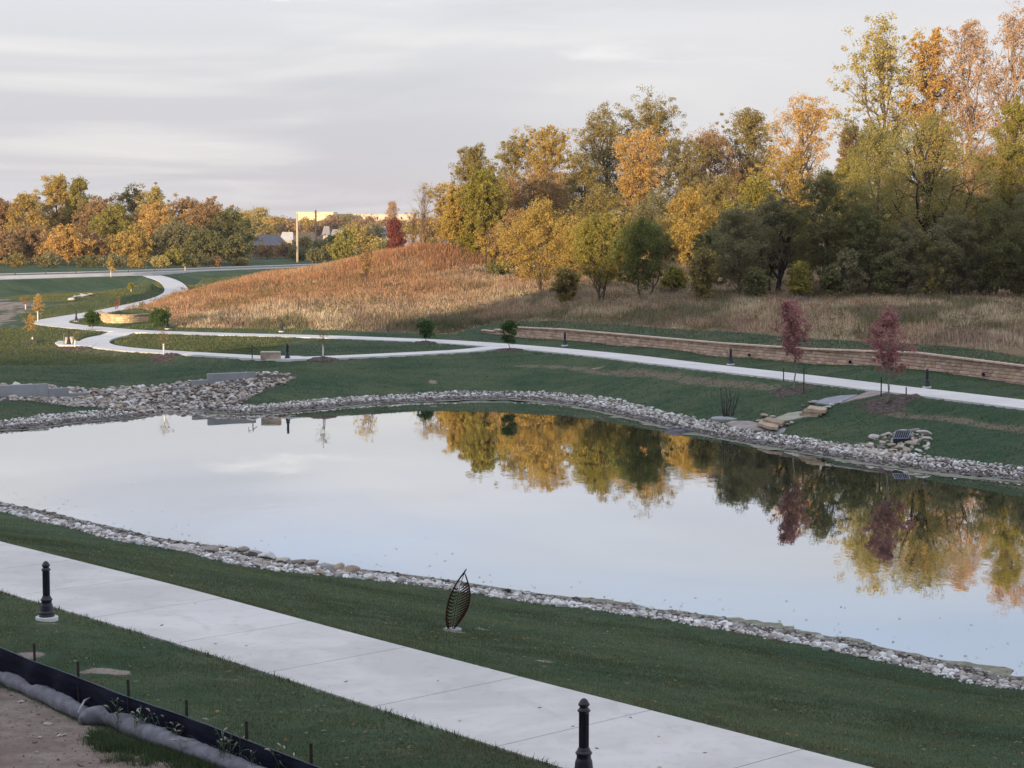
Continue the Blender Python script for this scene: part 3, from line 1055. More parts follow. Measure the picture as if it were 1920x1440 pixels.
tag(rock_field('wet_riprap', farP[low], sz[low] * 0.9, (0.35, 0.6), 1, [(0.22, 0.20, 0.19), (0.15, 0.13, 0.13), (0.36, 0.35, 0.33), (0.26, 0.22, 0.21)], 12, M['rock']), 'darker wet stones along the far waterline', 'riprap', None, 'stuff')
nearP = scatter_band(320000, (-40, 30), (38, 100), lambda P: (lambda d, b: (d > 0.1) & (d < b))(sdist(P, POND), band_width(P)) & ~is_far(P), 8)
nearP = nearP[:17000]
dN = sdist(nearP, POND)
sz = (0.035 + rng.exponential(0.032, len(nearP))).clip(0, 0.16)
up = dN > 0.9
tag(rock_field('riprap', nearP[up], sz[up], (0.5, 0.85), 2, np.array(LIME + [(0.68, 0.67, 0.66), (0.75, 0.74, 0.73)]) * 1.12, 13, M['rock']), 'pale crushed limestone lining the near bank', 'riprap', None, 'stuff')
tag(rock_field('wet_riprap', nearP[~up], sz[~up], (0.35, 0.65), 1, [(0.20, 0.18, 0.16), (0.14, 0.12, 0.12), (0.36, 0.34, 0.32), (0.25, 0.22, 0.18), (0.5, 0.49, 0.47)], 14, M['rock']), 'darker wet stones along the near waterline', 'riprap', None, 'stuff')
spP = scatter_band(20000, (-45, -5), (108, 142), lambda P: (spill_mask(P) > 0.5) & (abs((P[:, 0] + 32.2) * -0.4906 + (P[:, 1] - 119.5) * 0.8714) > 0.45), 9)[:4200]
sz = rng.uniform(0.08, 0.19, len(spP))
tag(rock_field('riprap', spP, sz, (0.45, 0.75), 1, FIELD + LIME[:3], 15, M['rock']), 'brown and grey field stones filling the spillway channel', 'riprap', None, 'stuff')

# individual boulders -------------------------------------------------
BOULD = []
rb = np.random.default_rng(77)
for k in range(10):
    V, Fc = rock_shape(3 if k < 6 else 2, rb)
    V = V * np.array([1.1, 0.8, 0.55])
    col = np.array((FIELD + LIME)[k % 11]) * rb.uniform(0.9, 1.1)
    me = mesh_np('boulder', V, [Fc], np.tile(np.clip(col, 0, .8), (len(V), 1)))
    me.materials.append(M['rock'])
    BOULD.append(me)


def boulder(x, y, s, label, group, k=None, sx=1.0, zoff=0.0, rz=None, name='boulder'):
    me = BOULD[int(rb.integers(0, 10)) if k is None else k]
    o = bpy.data.objects.new(name, me)
    COL.objects.link(o)
    o.location = (x, y, hz(x, y) + 0.30 * s + zoff)
    o.scale = (s * sx, s, s)
    o.rotation_euler = (rb.normal(0, 0.15), rb.normal(0, 0.15), rb.uniform(0, 6.28) if rz is None else rz)
    tag(o, label, 'boulder', group)
    return o


bp = scatter_band(4000, (-45, -5), (108, 142), lambda P: spill_mask(P) > 0.5, 21)
keep = []
for q in bp:
    if abs((q[0] + 32.2) * -0.4906 + (q[1] - 119.5) * 0.8714) < 0.75:
        continue
    if all((q[0] - a[0]) ** 2 + (q[1] - a[1]) ** 2 > 0.30 for a in keep):
        keep.append(q)
    if len(keep) >= 200:
        break
for q in keep:
    boulder(q[0], q[1], rb.uniform(0.17, 0.33), 'brown or grey field stone among many filling the spillway channel', 'field stones in the spillway channel')
big_near = [(340, 1031, .26, 'long pale flat slab of rock at the left end of the near boulders', 4, 2.2), (395, 1038, .34, 'smooth purplish brown boulder half sunk in the near grass edge', 3, 1.3),
            (455, 1036, .27, None, None, 1), (480, 1042, .3, None, None, 1.4), (505, 1048, .3, None, None, 1.2), (530, 1056, .3, None, None, 1), (545, 1052, .26, None, None, 1),
            (560, 1060, .3, 'dark angular boulder at the waterline among the near boulders', 3, 1), (585, 1062, .3, None, None, 1), (610, 1068, .32, None, None, 1.1), (635, 1070, .3, None, None, 1), (660, 1074, .3, None, None, 1),
            (500, 1060, .16, 'small yellowish boulder on the grass edge of the near shore', 0, 1), (430, 1034, .24, None, None, 1), (415, 1028, .2, None, None, 1), (520, 1064, .2, None, None, 1), (600, 1078, .22, None, None, 1), (690, 1078, .22, None, None, 1), (645, 1080, .2, None, None, 1)]
for px, py, s, lab, k, sx in big_near:
    q = hit(px, py)
    boulder(q[0], q[1], s, lab or 'brownish boulder in the row of larger rocks on the near shore', 'larger rocks on the near shore', k, sx)
OUT = hits([(1585, 852), (1620, 835), (1650, 818), (1690, 806), (1735, 808), (1745, 830), (1738, 850), (1700, 862), (1640, 862)])
oP = scatter_band(9000, (10, 32), (80, 110), lambda P: inside(P, OUT), 61)
tag(rock_field('riprap', oP[:1500], rng.uniform(0.06, 0.17, len(oP[:1500])), (0.45, 0.75), 1, FIELD + LIME[:2], 62, M['rock']), 'small tan stones heaped around the grated drain outlet', 'riprap', None, 'stuff')
# boulders round the drain outlet on the right bank
out_px = [(1640, 822, .30, 2.1, 4), (1660, 817, .26, 1.2, 4), (1692, 811, .30, 1.3, 2), (1712, 811, .32, 1.3, 3), (1732, 815, .32, 1.3, 4), (1738, 826, .3, 1.0, 4), (1720, 830, .32, 1, 2), (1708, 836, .34, 1.2, 0),
          (1690, 840, .3, 1, 2), (1672, 838, .26, 1, 0), (1655, 832, .24, 1, 2), (1722, 847, .24, 1.6, 4), (1700, 848, .28, 1, 0), (1675, 848, .28, 1, 2), (1650, 842, .28, 1.2, 3), (1630, 840, .26, 1, 0),
          (1612, 847, .3, 1.3, 4), (1596, 852, .28, 1, 2), (1640, 852, .34, 1.5, 2), (1665, 857, .3, 1.3, 1), (1618, 836, .24, 1, 3), (1590, 845, .24, 1, 4), (1735, 840, .24, 1, 2), (1700, 858, .28, 1.3, 4)]
for px, py, s, sx, k in out_px:
    q = hit(px, py)
    boulder(q[0], q[1], s * 0.9, 'tan boulder heaped around the grated drain outlet', 'boulders heaped around the drain outlet', k, sx)

exec_blocks = True
# ------------------------------------------------------------------ trees
def lerp(a, b, t):
    return a + (b - a) * t


def leaf_cloud(C, rad, per, size, c1, c2, rng, droop=0.0):
    """leaf quads in clumps: C (k,3) centres, rad (k,) clump radii"""
    k = len(C)
    n = k * per
    ci = np.repeat(np.arange(k), per)
    D = rng.normal(size=(n, 3))
    D /= np.linalg.norm(D, axis=1, keepdims=True)
    rr = rng.random(n) ** 0.45
    P = C[ci] + D * (rr * rad[ci])[:, None] * np.array([1, 1, 0.8])
    if droop:
        P[:, 2] -= rng.random(n) ** 2 * droop * rad[ci]
    U = rng.normal(size=(n, 3))
    U /= np.linalg.norm(U, axis=1, keepdims=True)
    # leaves tend to face outwards and up
    N = D * 0.7 + np.array([0, 0, 0.35]) + rng.normal(size=(n, 3)) * 0.6
    A = np.cross(N, U)
    A /= np.maximum(np.linalg.norm(A, axis=1, keepdims=True), 1e-6)
    B = np.cross(N, A)
    B /= np.maximum(np.linalg.norm(B, axis=1, keepdims=True), 1e-6)
    s = size * rng.uniform(0.6, 1.3, n)[:, None]
    V = np.stack([P - A * s * 0.5, P + B * s * 0.32, P + A * s * 0.5, P - B * s * 0.32], 1)
    mixc = np.clip(rng.beta(1.3, 1.3, k)[ci] * 0.75 + rng.random(n) * 0.25, 0, 1)[:, None]
    col = np.asarray(c1) * (1 - mixc) + np.asarray(c2) * mixc
    col = col * rng.uniform(0.7, 1.25, (n, 1))
    Q = np.arange(n * 4).reshape(n, 4)
    return V.reshape(-1, 3), Q, np.repeat(np.clip(col, 0, 0.8), 4, 0)


KIND = {}   # kind: c1, c2, open (clump fill), leaf density
KIND['gold'] = ((0.62, 0.43, 0.13), (0.44, 0.34, 0.1))
KIND['orange'] = ((0.72, 0.45, 0.16), (0.58, 0.4, 0.13))
KIND['yellowgreen'] = ((0.46, 0.38, 0.09), (0.26, 0.26, 0.07))
KIND['olive'] = ((0.28, 0.235, 0.09), (0.42, 0.33, 0.12))
KIND['green'] = ((0.15, 0.19, 0.06), (0.27, 0.27, 0.08))
KIND['darkgreen'] = ((0.18, 0.19, 0.08), (0.28, 0.26, 0.11))
KIND['greygreen'] = ((0.25, 0.24, 0.13), (0.34, 0.3, 0.15))
KIND['willow'] = ((0.44, 0.37, 0.13), (0.29, 0.28, 0.10))
KIND['young'] = ((0.07, 0.135, 0.05), (0.13, 0.19, 0.06))
KIND['brown'] = ((0.48, 0.32, 0.16), (0.36, 0.24, 0.12))
KIND['pink'] = ((0.66, 0.46, 0.29), (0.52, 0.36, 0.23))
KIND['paleyellow'] = ((0.64, 0.5, 0.19), (0.44, 0.39, 0.14))
KIND['red'] = ((0.26, 0.07, 0.06), (0.36, 0.13, 0.09))
KIND['maple'] = ((0.42, 0.18, 0.18), (0.58, 0.32, 0.3))
BARKC = np.array((0.13, 0.10, 0.075))


def branch(mb, a, b, r0, r1, rng, bend=0.12, n=5, sides=5):
    a, b = np.asarray(a, float), np.asarray(b, float)
    t = np.linspace(0, 1, n)[:, None]
    L = np.linalg.norm(b - a)
    off = rng.normal(0, bend * L, 3) * np.array([1, 1, 0.5])
    pts = a + (b - a) * t + off * (np.sin(t * math.pi)) + rng.normal(0, 0.012 * L, (n, 3)) * (t > 0) * (t < 1)
    mb.tube(pts, np.linspace(r0, r1, n), sides, False)
    return pts


def make_tree(name, base, H, R, kind, label, cat='tree', group=None, seed=0, fill=1.0, crown_lo=0.22, leaf=0.34, shape='round', stems=1,
              twigs=0, trunk_r=None, bark=None, per=46, nlob=None, twig_leaf=1.0, spread=1.22):
    """tapered trunk and limbs that reach every lobe of an uneven crown of leaf clumps"""
    rng = np.random.default_rng(seed + 1000)
    c1, c2 = KIND[kind]
    root = thing(name, label, cat, base, 0, group)
    tr = trunk_r or max(0.05, H * 0.017)
    mb = MB()
    nl = nlob or int(min(6 + 3.2 * H / max(R, 0.1), 22))
    R = R * spread
    lob = []
    z0, z1 = crown_lo * H, H
    for i in range(nl):
        t = (i + rng.random()) / nl
        if shape == 'round':
            w_ = math.sin(math.pi * min(max(0.10 + 0.86 * t, 0), 1)) ** 0.7
        elif shape == 'tall':
            w_ = (0.35 + 0.8 * math.sin(math.pi * min(0.06 + 0.88 * t, 1)))
        elif shape == 'cone':
            w_ = 1.05 - 0.85 * t
        else:   # vase
            w_ = 0.25 + 0.85 * t - 0.55 * max(t - 0.7, 0) * 2
        ang = i * 2.4 + rng.uniform(-0.6, 0.6)
        lr = R * rng.uniform(0.34, 0.5) * (0.7 + 0.3 * w_)
        off = max(R * w_ - lr * 0.8, 0) * math.sqrt(rng.uniform(0.15, 1))
        z = z0 + lr * 0.75 + (z1 - z0 - lr * 1.5) * t
        lob.append((off * math.cos(ang), off * math.sin(ang), z, lr))
    lob.append((rng.normal(0, 0.1) * R, rng.normal(0, 0.1) * R, z1 - R * 0.26, R * 0.27))
    lob.append((rng.normal(0, 0.35) * R, rng.normal(0, 0.2) * R, z1 - R * 0.5, R * 0.30))
    lob = np.array(lob)
    # trunk(s)
    tops = []
    for s in range(stems):
        a = rng.uniform(0, 6.28)
        sp = 0 if stems == 1 else R * 0.10
        b0 = np.array([math.cos(a) * sp, math.sin(a) * sp, -0.25])
        lean = np.array([math.cos(a), math.sin(a), 0]) * (R * (0.04 if stems == 1 else 0.4))
        top = np.array([0, 0, H * 0.72]) + b0 + lean
        q = branch(mb, b0, top, tr / math.sqrt(stems), tr * 0.28, rng, 0.03, 9, 8)
        tops.append(q)
    ends = []
    for lx, ly, lz, lr in lob:
        q = tops[rng.integers(0, len(tops))]
        zt = max(lz - lr - H * rng.uniform(0.04, 0.16), H * 0.10)
        k = int(np.argmin(abs(q[:, 2] - zt)))
        r0 = tr * 0.42 * (1 - 0.5 * q[k, 2] / H)
        pts = branch(mb, q[k], (lx, ly, lz), r0, r0 * 0.35, rng, 0.10, 6, 5)
        for m in range(5):
            D = rng.normal(size=3)
            D[2] = abs(D[2]) * 0.9
            D /= np.linalg.norm(D)
            e = np.array([lx, ly, lz]) + D * lr * rng.uniform(0.8, 1.3)
            p0 = pts[rng.integers(2, 6)]
            w2 = branch(mb, p0, e, r0 * 0.3, r0 * 0.08, rng, 0.08, 4, 3)
            ends.append(w2[-1])
            for _ in range(twigs):
                D2 = D * 0.6 + rng.normal(size=3) * 0.55 + np.array([0, 0, 0.45])
                e2 = w2[rng.integers(1, 4)] + D2 * lr * rng.uniform(0.35, 0.7)
                w3 = branch(mb, w2[rng.integers(1, 3)], e2, r0 * 0.13, r0 * 0.05, rng, 0.05, 3, 3)
                ends.append(e2)
    bc = BARKC if bark is None else np.array(bark)
    V = np.vstack(mb.V)
    me = mesh_np('trunk', V, [np.vstack(mb.F[4])] + ([np.vstack(mb.F[3])] if mb.F[3] else []), np.tile(bc, (len(V), 1)), True)
    put('trunk', me, M['bark'], root)
    # clumps on and in the lobes
    vol = (lob[:, 3] ** 2).sum()
    clr = max(leaf * 1.6, min(0.125 * R, 0.75))
    nC = int(fill * vol / (clr ** 2) * 1.5)
    pr = lob[:, 3] ** 2
    li = rng.choice(len(lob), nC, p=pr / pr.sum())
    D = rng.normal(size=(nC, 3))
    D /= np.linalg.norm(D, axis=1, keepdims=True)
    rr = rng.random(nC) ** 0.33
    C = lob[li, :3] + D * (lob[li, 3] * rr)[:, None] * np.array([1, 1, 0.92])
    if len(ends):
        E = np.array(ends)
        E = E[rng.random(len(E)) < twig_leaf]
        C = np.vstack([C, E])
    C = C[C[:, 2] > 0.12 * H * (crown_lo > 0.1)]
    rad = clr * rng.uniform(0.45, 1.7, len(C))
    V, Q, col = leaf_cloud(C, rad, per, leaf, c1, c2, rng, 0.6 if kind == 'willow' else 0.0)
    put('crown', mesh_np('crown', V, [Q], col), M['leaf'], root)
    return root


def tree_px(px, ytop, dist, hw, kind, label, name='tree', **k):
    """a tree whose top shows at photo height ytop when it stands at distance dist"""
    p = at_d(px, ytop, dist)
    z = hz(p[0], dist)
    H = p[2] - z
    R = hw * dist / F_PX
    return make_tree(name, (p[0], dist, z), H, R, kind, label, seed=int(px * 7 + ytop), **k)


G_R = 'autumn trees of the wood beyond the meadow'
TREES = [
    # px, ytop, dist, halfwidth px, kind, label, options
    (1225, 186, 292, 66, 'olive', 'tallest broad olive tree at the back of the wood centre', dict(fill=0.55, crown_lo=0.35, twigs=1)),
    (1128, 210, 290, 58, 'olive', 'olive tree at the back just left of the tallest broad one', dict(fill=0.55, crown_lo=0.3, twigs=1)),
    (885, 276, 285, 42, 'olive', 'open olive tree topping the left end of the wood', dict(fill=0.35, crown_lo=0.3, twigs=1)),
    (958, 258, 275, 50, 'olive', 'rounded olive and gold tree left of the pale gold one', dict(fill=0.7)),
    (1030, 243, 268, 46, 'gold', 'tall pale gold feathery tree near the left of the wood', dict(fill=0.5, twigs=2, shape='vase')),
    (1090, 292, 262, 50, 'olive', 'muted olive tree between the pale gold and the orange tree', dict(fill=0.7)),
    (1197, 242, 262, 56, 'orange', 'rounded light orange tree in front of the tallest olive one', dict(fill=0.8, shape='vase')),
    (1282, 262, 268, 46, 'olive', 'olive tree right of the rounded orange tree', dict(fill=0.6)),
    (1335, 252, 280, 48, 'brown', 'thin rusty brown tree with sky showing through its crown', dict(fill=0.3, twigs=2, crown_lo=0.3)),
    (1405, 210, 285, 50, 'olive', 'airy olive tree left of the bright orange one', dict(fill=0.32, twigs=2, crown_lo=0.35)),
    (1505, 178, 250, 62, 'orange', 'bright orange tree with two upright tips', dict(fill=0.75, shape='vase')),
    (1470, 290, 246, 60, 'gold', 'golden lower tree below the bright orange one', dict(fill=0.8)),
    (1592, 238, 285, 30, 'brown', 'thin dark brown tree right of the bright orange one', dict(fill=0.25, twigs=2, crown_lo=0.3)),
    (1655, 58, 275, 72, 'paleyellow', 'tall open cottonwood with pale yellow leaves', dict(fill=0.17, twigs=3, crown_lo=0.28, shape='tall', leaf=0.34, per=40, twig_leaf=0.7)),
    (1748, 68, 272, 40, 'orange', 'narrow orange topped cottonwood between the pale ones', dict(fill=0.22, twigs=3, crown_lo=0.3, shape='tall', leaf=0.34, per=44, twig_leaf=0.8)),
    (1815, 44, 270, 56, 'pink', 'nearly bare pinkish cottonwood right of the narrow orange one', dict(fill=0.10, per=36, twigs=4, crown_lo=0.3, shape='tall', bark=(0.34, 0.24, 0.17), leaf=0.3, twig_leaf=0.5)),
    (1905, 26, 262, 64, 'pink', 'tallest nearly bare pinkish cottonwood at the right end', dict(fill=0.10, per=36, twigs=4, crown_lo=0.3, shape='tall', bark=(0.36, 0.25, 0.17), leaf=0.3, twig_leaf=0.5)),
    (1990, 90, 262, 70, 'paleyellow', 'pale yellow cottonwood past the tallest pinkish one', dict(fill=0.3, twigs=1, crown_lo=0.3, shape='tall')),
    (1648, 232, 182, 74, 'willow', 'rounded yellow green tree below the tall open cottonwood', dict(fill=0.75)),
    (1745, 208, 171, 104, 'willow', 'large pale green willow with a dark forked trunk', dict(fill=0.9, trunk_r=0.5, crown_lo=0.25, bark=(0.045, 0.035, 0.03))),
    (1850, 290, 245, 62, 'brown', 'reddish brown twiggy tree behind the large pale willow', dict(fill=0.35, twigs=2)),
    (1905, 185, 185, 62, 'yellowgreen', 'tall yellow green tree at the right end of the wood', dict(fill=0.85)),
    (2010, 210, 180, 80, 'green', 'broad green tree just past the right end of the wood', dict()),
    (1600, 290, 240, 56, 'yellowgreen', 'yellow green tree behind the dark trees right of the orange one', dict(fill=0.85)),
    (1015, 330, 255, 62, 'brown', 'soft rusty brown tree behind the round yellow one', dict(fill=0.6, twigs=2)),
    (940, 345, 250, 52, 'brown', 'thin rusty tree beside the yellow saplings at the left of the wood', dict(fill=0.4, twigs=3)),
    (1130, 350, 245, 58, 'olive', 'brownish olive tree behind the two low green ones', dict(fill=0.8)),
    (1230, 360, 240, 56, 'greygreen', 'dull olive tree below the rounded orange one', dict(fill=0.85)),
    (1350, 330, 245, 50, 'olive', 'olive tree behind the golden front tree', dict(fill=0.8)),
    (1420, 330, 240, 46, 'yellowgreen', 'yellow tree with its crown above the dark front trees', dict(fill=0.85)),
    # crest saplings
    (848, 395, 246, 26, 'gold', 'low golden sapling on the crest at the left foot of the wood', dict(fill=0.5, twigs=2, crown_lo=0.1)),
    (885, 405, 240, 30, 'yellowgreen', 'low yellow green sapling on the crest left of the two stemmed tree', dict(fill=0.5, twigs=2, crown_lo=0.1)),
    (925, 395, 236, 32, 'gold', 'low golden sapling right of the two stemmed tree', dict(fill=0.55, twigs=2, crown_lo=0.1)),
    (965, 400, 228, 32, 'brown', 'low russet sapling left of the round yellow tree', dict(fill=0.5, twigs=2, crown_lo=0.1)),
    (1075, 420, 215, 36, 'gold', 'low golden tree right of the round yellow tree', dict(fill=0.6, twigs=1, crown_lo=0.1)),
    # front row
    (862, 350, 240, 30, 'gold', 'slender golden sapling at the very left of the wood', dict(fill=0.3, twigs=2, crown_lo=0.15, trunk_r=0.09)),
    (905, 320, 234, 36, 'yellowgreen', 'slender yellow green tree with two bare dark stems', dict(fill=0.38, twigs=2, crown_lo=0.35, stems=2, trunk_r=0.14)),
    (1012, 378, 196, 66, 'gold', 'round yellow tree standing at the meadow edge', dict(fill=1.0, crown_lo=0.12)),
    (1122, 402, 174, 54, 'yellowgreen', 'low yellow green tree with several thin trunks', dict(fill=0.85, crown_lo=0.14, stems=3)),
    (1205, 412, 172, 60, 'green', 'low deep green tree with dark trunk beside the yellow green one', dict(fill=1.0, crown_lo=0.14, stems=2)),
    (1297, 354, 210, 50, 'gold', 'golden tree between the low green tree and the dark ones', dict(fill=0.9, crown_lo=0.08)),
    (1385, 388, 168, 62, 'greygreen', 'dark grey green tree right of the golden front tree', dict(fill=1.05, crown_lo=0.08)),
    (1452, 372, 172, 54, 'greygreen', 'dark tree with black forked trunks rising from the meadow edge', dict(fill=0.6, crown_lo=0.25, stems=3, trunk_r=0.34, bark=(0.03, 0.025, 0.022))),
    (1545, 318, 170, 66, 'darkgreen', 'tall dark green tree below the bright orange one', dict(fill=0.95, crown_lo=0.10)),
    (1628, 388, 168, 58, 'darkgreen', 'bushy dark tree left of the large pale willow', dict(fill=1.05, crown_lo=0.05)),
    (1700, 420, 166, 56, 'greygreen', 'low grey green tree under the large pale willow', dict(fill=1.0, crown_lo=0.03)),
    (1790, 400, 164, 58, 'greygreen', 'broad grey green bush tree at the foot of the willow', dict(fill=1.0, crown_lo=0.03)),
    (1868, 380, 164, 60, 'darkgreen', 'broad dark green tree at the right edge of the meadow', dict(fill=1.0, crown_lo=0.04)),
    (1945, 350, 164, 60, 'greygreen', 'dark grey green tree half cut by the right edge', dict(fill=1.0, crown_lo=0.04)),
    (2040, 380, 162, 60, 'darkgreen', 'dark green tree past the right edge', dict(fill=1.0, crown_lo=0.04)),
]
for i_, (px, yt, dd, hw, kd, lb) in enumerate([
    (900, 400, 262, 40, 'brown', 'dull brown filler tree low behind the yellow green two stemmed tree'), (985, 420, 262, 46, 'olive', 'dull olive tree low behind the round yellow tree'),
    (1075, 410, 258, 46, 'brown', 'brown tree glimpsed between the round yellow and the low green trees'), (1160, 400, 200, 44, 'olive', 'olive tree filling the gap above the low yellow green tree'),
    (1250, 430, 245, 46, 'gold', 'golden brown tree glimpsed left of the golden front tree'), (1345, 425, 185, 46, 'darkgreen', 'dark tree behind the grey green front tree'),
    (1430, 420, 185, 46, 'olive', 'olive tree behind the black forked trunks'), (1500, 400, 185, 46, 'yellowgreen', 'yellow green tree glimpsed left of the tall dark green one'),
    (1600, 400, 182, 50, 'olive', 'olive tree between the tall dark green and the bushy dark tree'), (1680, 330, 262, 60, 'gold', 'golden tree glimpsed behind the left half of the willow'),
    (1760, 330, 210, 60, 'brown', 'rusty tree glimpsed behind the willow trunk'), (1830, 360, 190, 56, 'olive', 'olive tree behind the right half of the willow'),
    (1900, 330, 200, 60, 'greygreen', 'grey green tree behind the tall yellow green one'), (1180, 320, 300, 60, 'olive', 'olive tree low behind the rounded orange tree'),
    (1300, 330, 300, 60, 'olive', 'olive tree at the back right of the rounded orange tree'), (1400, 310, 310, 60, 'brown', 'brown tree at the back left of the bright orange one'),
    (1560, 320, 305, 60, 'olive', 'olive tree at the back right of the bright orange one'), (1050, 340, 300, 60, 'gold', 'golden tree at the back below the pale gold one'),
    (1690, 280, 300, 70, 'yellowgreen', 'yellow green tree at the back below the tall cottonwoods'), (1800, 300, 300, 70, 'gold', 'golden tree at the back below the pinkish cottonwoods'), (1900, 290, 300, 70, 'olive', 'olive tree at the back right below the tallest pinkish one')]):
    TREES.append((px, yt, dd, hw, kd, lb, dict(fill=0.8, crown_lo=0.05, per=40, leaf=0.27)))
for (px, yt, dd, hw, kd, lb, op) in TREES:
    op = dict(op)
    op.setdefault('leaf', 0.205 * dd / 240)
    op.setdefault('per', int(62 * (240 / dd) ** 1.1))
    op.setdefault('crown_lo', 0.14)
    op.setdefault('spread', 1.3)
    tree_px(px, yt, dd, hw, kd, lb, group=G_R, **op)
# shrubs under the wood edge
for i, (px, yt, dd, hw, kd, lb) in enumerate([
    (935, 492, 225, 22, 'darkgreen', 'small dark green shrub at the left foot of the wood'),
    (985, 500, 218, 20, 'brown', 'brown shrub at the foot of the round yellow tree'),
    (1060, 500, 180, 26, 'olive', 'olive shrub between the round yellow and the low green tree'),
    (1265, 505, 178, 24, 'yellowgreen', 'yellow green shrub right of the deep green tree'),
    (1320, 470, 165, 24, 'olive', 'dull olive shrub below the golden front tree'),
    (1500, 495, 165, 24, 'yellowgreen', 'yellow green shrub beside the black forked trunks'),
    (1590, 470, 165, 30, 'greygreen', 'grey green shrub between two dark trees'),
    (1660, 480, 165, 28, 'darkgreen', 'dark shrub left of the grey green tree under the willow'),
    (1745, 455, 165, 30, 'paleyellow', 'pale yellow shrub before the forked willow trunk'),
    (1840, 478, 165, 32, 'greygreen', 'grey green shrub at the foot of the broad dark tree'),
    (1912, 480, 165, 32, 'olive', 'olive shrub at the right edge of the meadow'),
    (1560, 500, 165, 24, 'darkgreen', 'low dark shrub at the foot of the tall dark green tree'),
    (1800, 500, 165, 26, 'darkgreen', 'low dark shrub at the foot of the willow bushes'),
    (1420, 505, 165, 20, 'darkgreen', 'low dark shrub left of the black forked trunks')]):
    tree_px(px, yt, dd, hw, kd, lb, name='shrub', cat='shrub', group='shrubs along the foot of the wood', crown_lo=0.0, fill=0.8, stems=3, leaf=0.24, per=40)

# far left tree line beyond the road
G_L = 'trees beyond the road on the left'
LEFT = [
    (-55, 360, 455, 46, 'brown', 'brown tree past the left end of the road trees', {}),
    (0, 372, 455, 36, 'brown', 'rusty brown tree at the far left edge', {}),
    (48, 366, 450, 34, 'gold', 'dull gold tree beside the rusty one at the far left', {}),
    (105, 330, 470, 40, 'gold', 'tallest golden domed tree beyond the road', {}),
    (148, 335, 465, 24, 'yellowgreen', 'narrow green tree against the tallest golden dome', {}),
    (188, 372, 455, 34, 'brown', 'brown tree right of the tallest golden dome', {}),
    (215, 382, 445, 34, 'yellowgreen', 'yellow green tree in the middle of the road trees', {}),
    (250, 355, 485, 30, 'olive', 'airy olive tree with thin top behind the orange one', dict(fill=0.35, twigs=1)),
    (288, 352, 480, 26, 'paleyellow', 'airy pale yellow tree behind the orange one', dict(fill=0.35, twigs=1)),
    (298, 380, 450, 46, 'orange', 'bright orange tree with a domed top beyond the road', {}),
    (350, 375, 460, 38, 'brown', 'bare topped brown tree right of the orange dome', dict(fill=0.6, twigs=2)),
    (395, 376, 450, 44, 'brown', 'tall brown tree near the right end of the road trees', dict(fill=0.9)),
    (435, 392, 445, 34, 'darkgreen', 'dark green tree at the right end of the road trees', {}),
    (330, 415, 432, 40, 'greygreen', 'dark olive tree low in front of the orange dome', {}),
    (385, 430, 430, 36, 'darkgreen', 'dark low tree in front of the tall brown one', {}),
    (170, 440, 430, 34, 'brown', 'low brown tree beside the orange bushy one', {}),
    (128, 425, 425, 36, 'orange', 'low orange bushy tree beyond the road', {}),
    (60, 425, 430, 40, 'brown', 'low brown tree left of the orange bushy one', {}),
    (5, 440, 425, 36, 'brown', 'brown low tree at the far left edge', {}),
    (250, 430, 428, 36, 'gold', 'dull gold low tree in the middle of the road trees', {}),
    (445, 440, 432, 26, 'darkgreen', 'small dark tree at the right foot of the road trees', {}),
]
for (px, yt, dd, hw, kd, lb, op) in LEFT:
    op = dict(op)
    op.setdefault('fill', 1.0)
    op.setdefault('spread', 1.5)
    tree_px(px, yt, dd, hw, kd, lb, group=G_L, leaf=0.42, per=44, crown_lo=0.04, **op)
for (px, yt, dd, hw, kd, lb) in [
    (255, 487, 405, 15, 'gold', 'small yellow bush by the road left of the bigger bushes'), (300, 482, 405, 16, 'paleyellow', 'pale yellow bush by the road'),
    (330, 470, 408, 20, 'yellowgreen', 'bright yellow green bush by the road'), (405, 484, 415, 12, 'brown', 'rusty bush by the road near the dark trees'),
    (450, 488, 425, 14, 'olive', 'low olive bush by the road right of the dark trees'), (30, 480, 400, 24, 'olive', 'olive bush at the left end of the road'),
    (90, 478, 402, 24, 'greygreen', 'grey green bush left of the orange bushy tree'), (165, 482, 404, 22, 'darkgreen', 'dark bush right of the orange bushy tree'),
    (215, 480, 404, 22, 'greygreen', 'dull green bush by the road in the middle'), (365, 478, 410, 20, 'darkgreen', 'dark bush under the tall brown tree')]:
    tree_px(px, yt, dd, hw, kd, lb, name='bush', cat='bush', group='bushes along the road', crown_lo=0.0, fill=0.8, stems=2, leaf=0.35, per=30)

